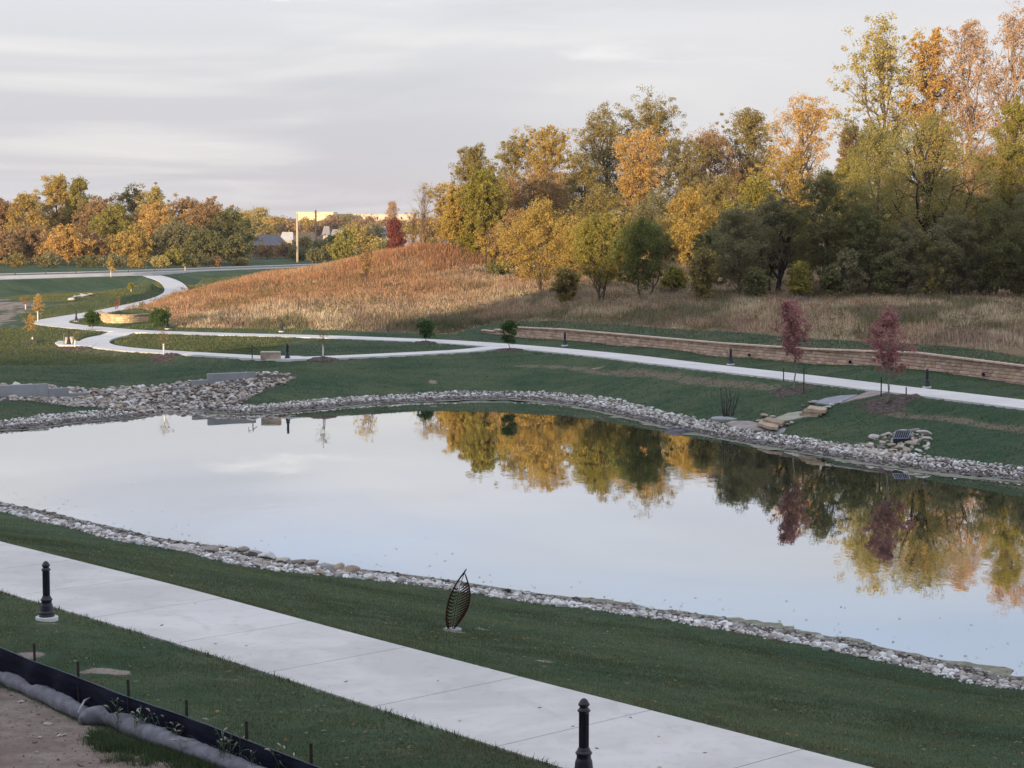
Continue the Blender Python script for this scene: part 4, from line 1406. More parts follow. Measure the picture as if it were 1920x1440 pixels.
# middle distance between the two woods
G_M = 'distant trees around the houses'
MID = [
    (455, 400, 900, 22, 'gold'), (487, 390, 1000, 20, 'paleyellow'), (520, 408, 950, 26, 'gold'), (470, 412, 800, 24, 'olive'), (505, 425, 760, 24, 'olive'), (545, 418, 820, 22, 'brown'),
    (500, 462, 500, 22, 'brown'), (535, 458, 505, 22, 'brown'), (570, 446, 510, 20, 'olive'), (600, 452, 500, 22, 'greygreen'), (578, 412, 900, 18, 'gold'), (600, 420, 850, 20, 'brown'), (560, 470, 480, 20, 'darkgreen'),
    (628, 440, 520, 24, 'green'), (650, 432, 470, 34, 'yellowgreen'), (616, 462, 460, 22, 'olive'), (625, 408, 1000, 26, 'brown'), (655, 406, 1050, 24, 'olive'), (690, 410, 1000, 26, 'brown'), (665, 426, 700, 18, 'gold'),
    (690, 438, 480, 20, 'greygreen'), (712, 448, 440, 26, 'paleyellow'), (720, 415, 900, 22, 'brown'), (755, 418, 900, 24, 'brown'), (790, 412, 950, 28, 'brown'), (722, 458, 420, 18, 'darkgreen'), (770, 425, 700, 22, 'olive'),
    (700, 424, 720, 18, 'greygreen'), (640, 452, 440, 18, 'yellowgreen'), (735, 380, 1300, 9, 'pink'), (590, 470, 450, 16, 'darkgreen'), (805, 420, 600, 20, 'brown'), (840, 410, 700, 30, 'brown'), (800, 448, 420, 22, 'olive'), (440, 402, 1200, 30, 'olive'), (400, 405, 1200, 40, 'olive')]
KW = dict(gold='golden', paleyellow='pale yellow', olive='olive', brown='brown', greygreen='grey green', darkgreen='dark green', green='green', yellowgreen='yellow green', pink='pinkish bare')
WHERE = [(520, 'behind the brick house'), (580, 'beside the pale pole'), (640, 'below the long pale building'), (700, 'above the rusty hillcrest'), (760, 'around the red tree'), (900, 'left of the bare crest trees')]
seen = {}
for (px, yt, dd, hw, kd) in MID:
    wh = [t_ for lim, t_ in WHERE if px <= lim][0]
    size = 'small' if hw < 20 else 'broad'
    far_ = 'far off' if dd > 680 else 'nearer'
    lb = f'{size} {KW[kd]} tree {wh}, {far_}'
    tree_px(px, yt, dd, hw, kd, lb, group=G_M, leaf=0.55 if dd < 600 else 1.0, per=22, crown_lo=0.05, fill=0.8, stems=1)
tree_px(741, 414, 400, 15, 'red', 'small dark red tree on the skyline behind the hill', group='small trees behind the hill crest', leaf=0.34, fill=0.7, crown_lo=0.15, twigs=1)
for (px, yt, dd, hw, lb, f_) in [(797, 340, 262, 26, 'tall bare grey tree on the hill crest', 0.0), (828, 352, 262, 24, 'bare golden twigged tree beside the taller bare one', 0.06), (775, 395, 270, 18, 'short bare tree left of the tall bare one', 0.02)]:
    tree_px(px, yt, dd, hw, 'gold', lb, name='bare_tree', group='bare trees on the hill crest', fill=f_, twigs=6, twig_leaf=0.05 if f_ < 0.05 else 0.5, leaf=0.2, per=14, crown_lo=0.15, shape='vase',
            trunk_r=0.16, bark=(0.20, 0.14, 0.10))
tree_px(683, 432, 205, 26, 'gold', 'thin nearly leafless sapling pair standing in the meadow', name='bare_tree', group=None, fill=0.02, twigs=3, twig_leaf=0.25, leaf=0.16, per=10, crown_lo=0.2, shape='vase', stems=2, trunk_r=0.09, bark=(0.16, 0.10, 0.07))

# ------------------------------------------------------------------ meadow grass and lawn blades
def blades(name, P, hgt, wid, col, mat, lean=0.25, seed=1):
    rng = np.random.default_rng(seed)
    n = len(P)
    z = fast_ground(P)
    a = rng.uniform(0, math.pi, n)
    dx, dy = np.cos(a) * wid / 2, np.sin(a) * wid / 2
    lx, ly = rng.normal(0, lean, n) * hgt, rng.normal(0, lean, n) * hgt
    V = np.stack([np.stack([P[:, 0] - dx, P[:, 1] - dy, z - 0.02], 1), np.stack([P[:, 0] + dx, P[:, 1] + dy, z - 0.02], 1),
                  np.stack([P[:, 0] + lx, P[:, 1] + ly, z + hgt], 1)], 1).reshape(-1, 3)
    T = np.arange(n * 3).reshape(n, 3)
    return put(name, mesh_np(name, V, [T], np.repeat(col, 3, 0)), mat)


rng = np.random.default_rng(31)
N = 700000
u = rng.random(N)
Y = 118 + (285 - 118) * u ** 0.85
X = rng.uniform(-0.30, 0.40, N) * Y
P = np.stack([X, Y], 1)
P = P[inside(P, MEADOW)]
gmask = (fbm(P[:, 0] / 7, P[:, 1] / 11, 91, 3))
rust = sstep(0.50, 0.62, fbm(P[:, 0] / 9 + 40, P[:, 1] / 14, 55, 3)) * sstep(-45, -20, P[:, 0]) * sstep(30, 5, P[:, 0]) * sstep(195, 230, P[:, 1])
tan_ = np.array((0.54, 0.405, 0.275))
grn = np.array((0.23, 0.215, 0.12))
pur = np.array((0.36, 0.265, 0.21))
rus = np.array((0.44, 0.235, 0.13))
strw = np.array((0.66, 0.53, 0.36))
g1 = sstep(0.50, 0.60, gmask)[:, None]
col = tan_ * (1 - g1) + grn * g1
p1 = sstep(0.52, 0.62, fbm(P[:, 0] / 5, P[:, 1] / 6, 12, 3))[:, None] * 0.7
col = col * (1 - p1) + pur * p1
s1 = sstep(0.56, 0.64, fbm(P[:, 0] / 4, P[:, 1] / 9, 18, 4))[:, None] * 0.8
col = col * (1 - s1) + strw * s1
left_hill = sstep(0, -12, P[:, 0])[:, None] * sstep(180, 200, P[:, 1])[:, None] * (0.35 + 0.6 * fbm(P[:, 0] / 2.5, P[:, 1] / 4, 208, 3))[:, None]
col = col * (1 - left_hill) + np.array((0.50, 0.26, 0.125)) * left_hill
r1 = np.maximum(rust, (sstep(236, 244, P[:, 1]) * sstep(-22, -14, P[:, 0]) * sstep(8, -2, P[:, 0])))[:, None] * 0.85
col = col * (1 - r1) + rus * r1
# rank green growth in the hollow left of the block wall
gw = np.exp(-(((P[:, 0] + 5) / 9) ** 2 + ((P[:, 1] - 168) / 8) ** 2))[:, None] * 0.8
col = col * (1 - gw) + np.array((0.08, 0.10, 0.05)) * gw
col = np.clip(col * rng.uniform(0.5, 1.4, (len(P), 1)) * (0.72 + 0.56 * fbm(P[:, 0] / 1.3, P[:, 1] / 2.2, 77, 3))[:, None], 0, 0.8)
hg = rng.uniform(0.25, 0.85, len(P)) * (0.35 + 1.3 * fbm(P[:, 0] / 3, P[:, 1] / 4, 66, 4)) * (0.75 + 0.5 * r1[:, 0])
edge = -sdist(P, MEADOW)
hg *= 0.35 + 0.65 * sstep(0, 3, edge)
tag(blades('meadow_grass', P, hg, rng.uniform(0.04, 0.11, len(P)), col, M['blade'], 0.22), 'tall dry prairie grass over the hill and behind the block wall', 'grass', None, 'stuff')
# rank weeds clumps in the meadow
Pn = np.stack([rng.uniform(-0.28, 0.36, 4200) * 200, rng.uniform(125, 240, 4200)], 1)
Pn = Pn[inside(Pn, MEADOW)]
Cw = np.concatenate([Pn, (height(Pn) + rng.uniform(0.15, 0.5, len(Pn)))[:, None]], 1)
kk = fbm(Pn[:, 0] / 8, Pn[:, 1] / 8, 5, 2) > 0.52
for sel, c1, c2, lb in ((kk, (0.16, 0.15, 0.075), (0.27, 0.23, 0.12), 'low green weeds scattered through the meadow'), (~kk, (0.30, 0.19, 0.12), (0.44, 0.28, 0.17), 'brown seed heads scattered through the meadow')):
    V, Q, cc = leaf_cloud(Cw[sel], rng.uniform(0.3, 0.8, sel.sum()) * np.array(1.0), 46, 0.13, c1, c2, rng)
    tag(put('meadow_weeds', mesh_np('meadow_weeds', V, [Q], cc), M['blade']), lb, 'weeds', None, 'stuff')

# lawn blades on the near lawns
N = 1100000
Y = 22 + 50 * rng.random(N) ** 1.15
X = rng.uniform(-0.34, 0.42, N) * Y
P = np.stack([X, Y], 1)
sdp = sdist(P, np.vstack([NPF, NPN[::-1]]))
sdw = sdist(P, POND)
keepm = (sdp > 0.02) & (sdw > band_width(P) * 0.9) & (sdist(P, DIRT) > -0.2)
P, sdp = P[keepm], sdp[keepm]
keepm = rng.random(len(P)) < 0.35 + 0.65 * sstep(0.35, 0.6, fbm(P[:, 0] * 1.3, P[:, 1] * 1.3, 71, 3))
for (px, py, rad) in BARE_SPOTS:
    c = hit(px, py)
    if c[1] < 60:
        keepm &= ~(np.hypot(P[:, 0] - c[0], P[:, 1] - c[1]) < rad * rng.uniform(0.4, 1.0, len(P)))
P, sdp = P[keepm], sdp[keepm]
gm = fbm(P[:, 0] / 3, P[:, 1] / 3, 14, 3)[:, None]
col = np.array((0.098, 0.148, 0.080)) * (1 - gm) + np.array((0.215, 0.235, 0.135)) * gm
sw_ = sdist(P, POND)[:, None]
col = col * (1 + 0.22 * np.sin(sw_ * 0.62 + 0.8 * fbm(P[:, 0] / 6, P[:, 1] / 6, 2, 2)[:, None] + 1.2) * sstep(0.3, 0.9, (P[:, 1] - np.interp(P[:, 0], np.sort(NPF[:, 0]), NPF[np.argsort(NPF[:, 0]), 1]))[:, None]))
ol = (sstep(0.5, 0.68, fbm(P[:, 0] * 1.1, P[:, 1] * 1.1, 24, 3)) * 0.55 * sstep(5, 0, sdp) + 0.08)[:, None]
col = col * (1 - ol) + np.array((0.20, 0.17, 0.10)) * ol
col = col * rng.uniform(0.55, 1.4, (len(P), 1))
hg = rng.uniform(0.02, 0.055, len(P)) * (1 + 1.0 * np.exp(-sdp / 0.12))
tag(blades('lawn_grass', P, hg, rng.uniform(0.010, 0.024, len(P)), col, M['blade'], 0.5), 'short green lawn grass on both sides of the near path', 'grass', None, 'stuff')
rng = np.random.default_rng(91)
P = np.stack([rng.uniform(-0.29, 0.40, 520000), rng.uniform(80, 235, 520000)], 1)
P[:, 0] *= P[:, 1]
mk = (P[:, 0] > -75) & (sdist(P, POND) > band_width(P)) & (spill_mask(P) < 0.5) & ~inside(P, MEADOW) & (seg_dist(P, MAIN, False) > 1.72) & (seg_dist(P, LOOP, False) > 1.28) & (sdist(P, BASIN) > 0)
P = P[mk]
g2 = fbm(P[:, 0] / 5, P[:, 1] / 2.2, 33, 4)
g3 = sstep(0.52, 0.64, fbm(P[:, 0] / 2.0, P[:, 1] / 1.1, 35, 3))[:, None]
col = np.array((0.062, 0.100, 0.058)) * (1 - g2[:, None]) + np.array((0.150, 0.170, 0.100)) * g2[:, None]
col = col * (1 - 0.75 * g3) + np.array((0.22, 0.20, 0.14)) * 0.75 * g3
above = (sdist(P, MEADOW) < 6) & (P[:, 0] > -2) & (seg_dist(P, WALL_L, False) > 0.5) & (P[:, 1] > np.interp(P[:, 0], WALL_L[::-1, 0] if WALL_L[0, 0] > WALL_L[-1, 0] else WALL_L[:, 0], WALL_L[::-1, 1] if WALL_L[0, 0] > WALL_L[-1, 0] else WALL_L[:, 1]))
hg = rng.uniform(0.02, 0.065, len(P)) * (1 + 2.2 * above * rng.random(len(P)))
col = np.where((above & (rng.random(len(P)) < 0.3))[:, None], np.array((0.30, 0.25, 0.15)), col)
tag(blades('lawn_grass', P, hg, rng.uniform(0.05, 0.12, len(P)), col * rng.uniform(0.8, 1.25, (len(P), 1)) * (0.75 + 0.5 * fbm(P[:, 0] / 9, P[:, 1] / 5, 83, 3))[:, None], M['blade'], 0.9), 'short grass on the lawns across the pond', 'grass', None, 'stuff')
rng = np.random.default_rng(92)
P = np.stack([rng.uniform(-75, -18, 300000), 140 + 170 * rng.random(300000) ** 1.2], 1)
mk = (P[:, 0] > -0.30 * P[:, 1]) & (sdist(P, POND) > 3) & (spill_mask(P) < 0.5) & ~inside(P, MEADOW) & (seg_dist(P, MAIN, False) > 1.75) & (seg_dist(P, LOOP, False) > 1.3) & (sdist(P, BASIN) > 0)
P = P[mk]
g2 = fbm(P[:, 0] / 6, P[:, 1] / 4, 133, 4)[:, None]
col = (np.array((0.10, 0.135, 0.055)) * (1 - g2) + np.array((0.22, 0.225, 0.10)) * g2) * rng.uniform(0.8, 1.2, (len(P), 1))  # lighter, yellower green stands in for low sun on the blades
tag(blades('lawn_grass', P, rng.uniform(0.04, 0.13, len(P)), rng.uniform(0.06, 0.13, len(P)), col, M['blade'], 0.35), 'lawn grass left of the hill, its sunlit tone put into the colour', 'grass', None, 'stuff')
rng = np.random.default_rng(17)
P = np.stack([rng.uniform(-0.3, 0.3, 5200), rng.uniform(22, 75, 5200)], 1)
P[:, 0] *= P[:, 1]
P = P[(sdist(P, POND) > 0.2) & (sdist(P, DIRT) > 0)]
onp = sdist(P, np.vstack([NPF, NPN[::-1]])) < 0
P = P[~onp | (rng.random(len(P)) < 0.12)][:1500]
zl = np.where(sdist(P, np.vstack([NPF, NPN[::-1]])) < 0, 3.712, fast_ground(P) + 0.03)
C = np.column_stack([P, zl])
a = rng.uniform(0, 6.28, len(P))
sl_ = rng.uniform(0.02, 0.05, len(P))
A_ = np.stack([np.cos(a), np.sin(a), rng.normal(0, .25, len(P))], 1) * sl_[:, None]
B_ = np.stack([-np.sin(a), np.cos(a), rng.normal(0, .25, len(P))], 1) * sl_[:, None] * 0.6
V = np.stack([C - A_, C + B_, C + A_, C - B_], 1)
V[..., 2] = np.maximum(V[..., 2], zl[:, None] - 0.002 + 0.004)
cl_ = np.array([(0.42, 0.26, 0.10), (0.30, 0.17, 0.08), (0.36, 0.29, 0.16), (0.22, 0.14, 0.09)])[rng.integers(0, 4, len(P))]
tag(put('fallen_leaves', mesh_np('fallen_leaves', V.reshape(-1, 3), [np.arange(len(P) * 4).reshape(-1, 4)], np.repeat(cl_, 4, 0)), M['blade']), 'small fallen leaves scattered over lawn and path', 'leaves', None, 'stuff')
# tufts that hang over the near edge of the path
Pt = resample(NPN, 0.02)
Pt = Pt[(Pt[:, 1] < 60)]
nrm = np.array([_dir[1], -_dir[0]])
sgn = -1 if ((LN[0] - LF[0]) @ nrm) < 0 else 1
Pt = Pt + nrm * sgn * rng.exponential(0.05, (len(Pt), 1)) + rng.normal(0, 0.02, Pt.shape)
kt = fbm(Pt[:, 0] * 2, Pt[:, 1] * 2, 3, 2) > 0.45
Pt = Pt[kt]
tag(blades('edge_grass', Pt, rng.uniform(0.05, 0.13, len(Pt)), rng.uniform(0.015, 0.03, len(Pt)), np.array((0.09, 0.12, 0.05)) * rng.uniform(0.5, 1.6, (len(Pt), 1)), M['blade'], 0.5), 'ragged grass overhanging the near path edge', 'grass', None, 'stuff')

# ------------------------------------------------------------------ block retaining wall
def make_blockmat(name, c1, c2):
    m, t = new_mat(name)
    p = geo(t)
    c = attr(t, 'tint', 'Color')
    n = t.noise(p, 9.0, 4, 0.7)
    c = t.mix(t.math('MULTIPLY', t.step(n, 0.4, 0.7), 0.35), c, c2)
    principled(t, c, 0.95, bump(t, n, 0.9, 0.05), 0.1)
    return m


M['block'] = make_blockmat('split_block', (0.5, 0.3, 0.2), (0.33, 0.22, 0.16))
rngw = np.random.default_rng(3)


def block_wall(line, zbase, zt, course, length, colr, name='wall_face', setback=0.015, batter=True):
    """courses of split-face blocks along a line; zt(t) gives the top height at run t"""
    line = resample(line, 0.2)
    s = np.r_[0, np.cumsum(np.linalg.norm(np.diff(line, axis=0), axis=1))]
    V, Q, C = [], [], []
    k = 0
    zmax = max(zt(q) for q in s)
    zmin = min(zbase(q) for q in s)
    nrow = int(math.ceil((zmax - zmin) / course)) + 1
    for r in range(nrow):
        t = -rngw.uniform(0, length)
        while t < s[-1]:
            a, b = max(t, 0), min(t + length - 0.012, s[-1])
            t += length
            if b - a < 0.08:
                continue
            mid = (a + b) / 2
            top = zt(mid)
            z0 = zmin + r * course
            z1 = min(z0 + course - 0.012, top)
            if z1 - z0 < 0.04 or z1 < zbase(mid) - 0.25:
                continue
            A = np.array([np.interp(a, s, line[:, 0]), np.interp(a, s, line[:, 1])])
            B = np.array([np.interp(b, s, line[:, 0]), np.interp(b, s, line[:, 1])])
            T = (B - A) / np.linalg.norm(B - A)
            Nn = np.array([T[1], -T[0]])       # towards the viewer for lines that run left to right
            o = -Nn * setback * r
            bul = rngw.uniform(0.02, 0.07)
            dp = 0.25
            f = [A + o, B + o]
            pts = [(*(f[0] - Nn * dp), z0), (*(f[1] - Nn * dp), z0), (*(f[1] - Nn * dp), z1), (*(f[0] - Nn * dp), z1),
                   (*f[0], z0), (*f[1], z0), (*f[1], z1), (*f[0], z1)]
            e = 0.05
            inn = [f[0] + T * e + Nn * bul, f[1] - T * e + Nn * bul * rngw.uniform(0.4, 1.2)]
            pts += [(*inn[0], z0 + 0.03), (*inn[1], z0 + 0.03), (*inn[1], z1 - 0.03), (*inn[0], z1 - 0.03)]
            V += pts
            Q += [[k + i for i in q] for q in ((4, 5, 9, 8), (5, 6, 10, 9), (6, 7, 11, 10), (7, 4, 8, 11), (8, 9, 10, 11), (0, 1, 2, 3)[::-1], (3, 2, 6, 7), (0, 3, 7, 4), (1, 5, 6, 2), (0, 4, 5, 1))]
            cc = np.array(colr) * rngw.uniform(0.72, 1.22) * np.array([1, rngw.uniform(0.93, 1.06), rngw.uniform(0.88, 1.08)])
            C += [cc] * 12
            k += 12
    return mesh_np(name, np.array(V), [np.array(Q)], np.clip(np.array(C), 0, 0.8))


WLm = WALL_L[np.argsort(WALL_L[:, 0])]
sW = np.r_[0, np.cumsum(np.linalg.norm(np.diff(WLm, axis=0), axis=1))]
baseW = height(WLm - np.array([0, 0.15]), False)
# the top is level with the ground that the wall holds back; the left end steps down
hW = np.array([0.25, 0.84, 0.90, 0.94, 0.99, 1.04, 1.08, 1.12, 1.12, 1.12])


def zt_wall(t):
    if t < 1.6:
        hh = 0.30
    elif t < 3.0:
        hh = 0.48
    elif t < 4.6:
        hh = 0.66
    else:
        hh = np.interp(t, sW, np.maximum(hW, 0.86))
    return float(np.interp(t, sW, baseW) + hh)


w1 = thing('retaining_wall', 'long low tan block retaining wall behind the far path', 'wall', (WLm[4][0], WLm[4][1], float(baseW[4])))
face = block_wall(WLm, lambda q: float(np.interp(q, sW, baseW)), lambda q: zt_wall(q) - 0.1, 0.2, 0.45, (0.66, 0.475, 0.37))
face.transform(Matrix.Translation((-WLm[4][0], -WLm[4][1], -float(baseW[4]))))
put('wall_face', face, M['block'], w1)
mb = MB()
lw = resample(WLm, 0.6)
sl = np.r_[0, np.cumsum(np.linalg.norm(np.diff(lw, axis=0), axis=1))]
ccol = []
for i in range(len(lw) - 1):
    t = sl[i] + 0.3
    a, b = lw[i], lw[i + 1]
    ang = math.atan2(b[1] - a[1], b[0] - a[0])
    mb.box((*(a + b) / 2 + np.array([0.0, 0.07]), zt_wall(t) - 0.05 + 0.003), (np.linalg.norm(b - a) - 0.012, 0.36, 0.1), ang, 0.015)
    ccol += [np.array((0.74, 0.56, 0.45)) * rngw.uniform(0.88, 1.1)] * 12
cap = mb.mesh('cap', color=np.array(ccol))
cap.transform(Matrix.Translation((-WLm[4][0], -WLm[4][1], -float(baseW[4]))))
put('cap', cap, M['block'], w1)
# drain outlets low in the wall
for px, py in [(1403, 678), (1592, 688), (1598, 689), (1852, 712)]:
    k = np.argmin(abs(px - np.array([960 + F_PX * q[0] / q[1] for q in lw])))
    q = lw[k]
    mb = MB()
    mb.lathe([(0.055, -0.12), (0.09, -0.12), (0.09, 0.05), (0.06, 0.05), (0.05, -0.08)], 12)
    me = mb.mesh('drain_pipe', True)
    me.transform(Matrix.Rotation(math.pi / 2, 4, 'X'))
    me.transform(Matrix.Translation((q[0] - WLm[4][0], q[1] - 0.10 - WLm[4][1], float(np.interp(sl[k], sW, baseW)) + 0.28 - float(baseW[4]))))
    put('drain_pipe', me, M['iron'], w1)

# small curved wall on the left that catches the sun
CW = np.array([at_z(x, y, 2.25) for x, y in [(186, 598.5), (193, 603), (207, 605), (225, 606), (248, 605.5), (268, 604), (280, 602.5), (290, 600.5)]])
CW = smooth_line(CW, 1)
cwb = float(height(CW).min())
w2 = thing('curved_retaining_wall', 'short curved tan block wall lit by the low sun', 'wall', (CW[6][0], CW[6][1], cwb))
sC = np.r_[0, np.cumsum(np.linalg.norm(np.diff(CW, axis=0), axis=1))]
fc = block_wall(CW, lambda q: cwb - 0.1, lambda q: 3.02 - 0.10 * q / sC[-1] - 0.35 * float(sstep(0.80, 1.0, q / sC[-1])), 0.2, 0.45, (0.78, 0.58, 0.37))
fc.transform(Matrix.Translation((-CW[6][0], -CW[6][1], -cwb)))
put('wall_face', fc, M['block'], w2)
mb = MB()
lw2 = resample(CW, 0.5)
cc2 = []
for i in range(len(lw2) - 1):
    a, b = lw2[i], lw2[i + 1]
    q = i / (len(lw2) - 1)
    mb.box((*(a + b) / 2 + np.array([0.0, 0.14]), 3.07 - 0.10 * q - 0.35 * float(sstep(0.80, 1.0, q))), (0.5, 0.36, 0.1), math.atan2(b[1] - a[1], b[0] - a[0]), 0.015)
    cc2 += [np.array((0.52, 0.36, 0.25))] * 12
cm = mb.mesh('cap', color=np.array(cc2))
cm.transform(Matrix.Translation((-CW[6][0], -CW[6][1], -cwb)))
put('cap', cm, M['block'], w2)

# ------------------------------------------------------------------ stepped concrete weir wall in the spillway
WS = [(-160, -40, 700, 706), (-40, 89, 723, 720), (89, 128, 728, 727), (128, 166, 737, 736), (166, 207, 744.5, 744), (207, 284, 749, 748), (284, 324, 737.5, 737), (324, 360, 726.5, 724.5), (360, 389, 713, 712), (389, 478, 701, 696.5)]
wl0, wl1 = np.array([-32.2, 119.5]), np.array([-17.1, 128.0])
wdir = (wl1 - wl0) / np.linalg.norm(wl1 - wl0)
wroot = thing('weir_wall', 'grey concrete wall stepping down to the middle of the rocky spillway', 'wall', (wl0[0], wl0[1], 0.0))


def on_wall(px):
    k = (px - 960) / (F_PX * math.cos(PITCH))
    # solve wl0 + t*wdir on the sight plane x = k*y (small pitch correction ignored)
    t = (k * wl0[1] - wl0[0]) / (wdir[0] - k * wdir[1])
    return wl0 + wdir * t


ang = math.atan2(wdir[1], wdir[0])
wm = MB()
for x0, x1, y0, y1 in WS[1:]:
    a, b = on_wall(x0), on_wall(x1)
    top = (at_d(x0, y0, a[1])[2] + at_d(x1, y1, b[1])[2]) / 2
    c = (a + b) / 2 - wl0
    L = np.linalg.norm(b - a)
    wm.box((c[0], c[1], (top - 0.8) / 2), (L - 0.02, 0.3, top + 0.8), ang, 0.02)
put('wall_panels', wm.mesh('wall_panels'), M['cast'], wroot)

# ------------------------------------------------------------------ bollards
def bollard_parts():
    root = thing('bollard', 'x', 'bollard', (0, 0, 0), 0, 'black lamp bollards along the paths')
    m = MB()
    m.lathe([(0.20, -0.15), (0.205, 0.035), (0.19, 0.045), (0.0, 0.046)], 28)
    put('footing', m.mesh('footing', True), M['white'], root)
    m = MB()
    m.lathe([(0.142, 0.045), (0.142, 0.075), (0.135, 0.08), (0.135, 0.10), (0.142, 0.105), (0.142, 0.125), (0.128, 0.135), (0.12, 0.16), (0.112, 0.24), (0.10, 0.275), (0.094, 0.285), (0.094, 0.335),
             (0.108, 0.345), (0.110, 0.36), (0.100, 0.372), (0.09, 0.38), (0.086, 0.395), (0.074, 0.42), (0.070, 0.425)], 32)
    put('base', m.mesh('base', True), M['iron'], root)
    m = MB()
    m.lathe([(0.066, 0.41), (0.066, 0.44), (0.066, 0.445), (0.066, 0.87), (0.066, 0.875), (0.066, 0.90)], 48, flute=(0.444, 0.871, 0.010))
    put('shaft', m.mesh('shaft', False), M['iron'], root)
    m = MB()
    m.lathe([(0.066, 0.885), (0.086, 0.905), (0.086, 0.915), (0.066, 0.935), (0.056, 0.95), (0.056, 0.965), (0.070, 0.975), (0.074, 0.985), (0.074, 1.0), (0.066, 1.008), (0.05, 1.04), (0.03, 1.062), (0.014, 1.07)], 32)
    put('cap', m.mesh('cap', True), M['iron'], root)
    return root


B0 = bollard_parts()
BOL = [(88, 1163, 1.04, 'near bollard left of the wide concrete path'), (1094.5, 1462, 1.05, 'near bollard cut off by the bottom edge of the photo'),
       (1738, 727, 1.0, 'far bollard before the block wall right of the second red maple'), (1370, 684, 1.0, 'far bollard before the block wall left of the first red maple'),
       (1059, 648.5, 1.0, 'far bollard at the left part of the block wall'), (528, 622, 1.0, 'bollard on the meadow side of the path above the stone bench'),
       (539, 673.5, 1.05, 'bollard right beside the rectangular stone bench'), (129, 647.5, 1.1, 'bollard in front of the small stone seat on the left pad'),
       (314, 617, 1.0, 'bollard beside the second small green tree'), (143, 603, 1.0, 'bollard at the inside of the left path bend')]
for i, (px, py, sc, lb) in enumerate(BOL):
    q = at_z(px, py, 3.75) if py > 1000 else hit(px, py)
    z = float(ground_height(np.array([q]))[0]) if py > 1000 else hz(*q)
    o = B0 if i == 0 else copy_tree(B0, (0, 0, 0))
    o.location = (q[0], q[1], z + 0.03)
    o.scale = (sc * (1.25 if py < 1000 else 1),) * 2 + (sc,)
    o['label'] = lb

# ------------------------------------------------------------------ leaf sculpture on the near lawn
def leaf_sculpture(base, k, name, label, group, mat, rz=0.0):
    """outline in photo pixels from the foot; k metres per pixel"""
    root = thing(name, label, 'sculpture', base, rz, group)

    def P3(x, y):
        dx = (x - 848) * k
        return np.array([dx, -0.32 * abs(dx - (1180 - y) * k * 0.16), (1180 - y) * k])
    left = smooth_line([(848, 1181), (841, 1178), (838, 1168), (836.5, 1155), (838, 1138), (842, 1120), (848, 1106), (855, 1092), (863, 1080), (870, 1071), (875.5, 1062)], 2)
    right = smooth_line([(848, 1181), (853, 1175), (861, 1165), (870, 1152), (877, 1138), (881.5, 1122), (882, 1108), (880, 1094), (876, 1082), (872.5, 1071)], 2)
    rib = smooth_line([(848, 1181), (850, 1165), (852.5, 1150), (856, 1130), (859.5, 1112), (862, 1098), (867, 1082), (872, 1070)], 2)
    m = MB()
    for ln, r0 in ((left, 1.1), (right, 1.0)):
        pts = np.array([P3(x, y) for x, y in ln])
        n = len(pts)
        rad = np.interp(np.linspace(0, 1, n), [0, 0.1, 0.5, 0.9, 1], [0.8, 1.0, 1.15, 1.0, 0.35]) * r0 * 1.5 * k
        m.tube(pts, rad, 6)
    put('rim', m.mesh('rim', True), mat, root)
    m = MB()
    m.tube(np.array([P3(x, y) for x, y in rib]), np.linspace(0.9, 0.6, len(rib)) * k, 6)
    put('midrib', m.mesh('midrib', True), mat, root)

    def bypar(ln, y):
        o_ = np.argsort(ln[:, 1])
        return np.interp(y, ln[o_, 1], ln[o_, 0])
    m = MB()
    for y in np.arange(1088, 1176, 5.2):
        # right veins climb from the rim side towards the tip
        xr = bypar(right, y)
        yr = y + 13
        xm = bypar(rib, yr + 2) + 2.2
        if xr - xm > 2 and yr < 1176:
            a, b = P3(xr, y), P3(xm, yr)
            mid = (a + b) / 2 + np.array([0.0, 0.01, -0.6 * k])
            put_pts = smooth_line([a, mid, b], 1)
            m.tube(put_pts, np.linspace(1.9, 0.6, len(put_pts)) * k, 4)
    for y in np.arange(1100, 1172, 6.5):
        xl = bypar(left, y)
        xm = bypar(rib, y) - 1.8
        if xm - xl > 3:
            a, mid, b = P3(xl, y - 3), P3((xl + xm) / 2, y + 3.2), P3(xm, y - 0.5)
            pp = smooth_line([a, mid, b], 1)
            m.tube(pp, np.linspace(2.3, 0.5, len(pp)) * k, 4)
    put('veins', m.mesh('veins', True), mat, root)
    m = MB()
    m.lathe([(0.20, -0.10), (0.20, 0.02), (0.19, 0.03), (0.0, 0.031)], 20)
    put('footing', m.mesh('footing'), M['cast'], root)
    return root


q = hit(848, 1181)
leaf_sculpture((q[0], q[1], hz(*q)), q[1] / F_PX, 'leaf_sculpture', 'tall rusty steel leaf sculpture standing on the near lawn', 'leaf sculptures', M['rust'])
q = hit(218, 580)
leaf_sculpture((q[0], q[1], hz(*q)), 26.0 / 119 * q[1] / F_PX, 'leaf_sculpture', 'far rusty leaf sculpture on the sunlit lawn left of the hill', 'leaf sculptures',
               mat_simple('orange_rust', (0.22, 0.07, 0.03), 0.8, 0.3, 6))

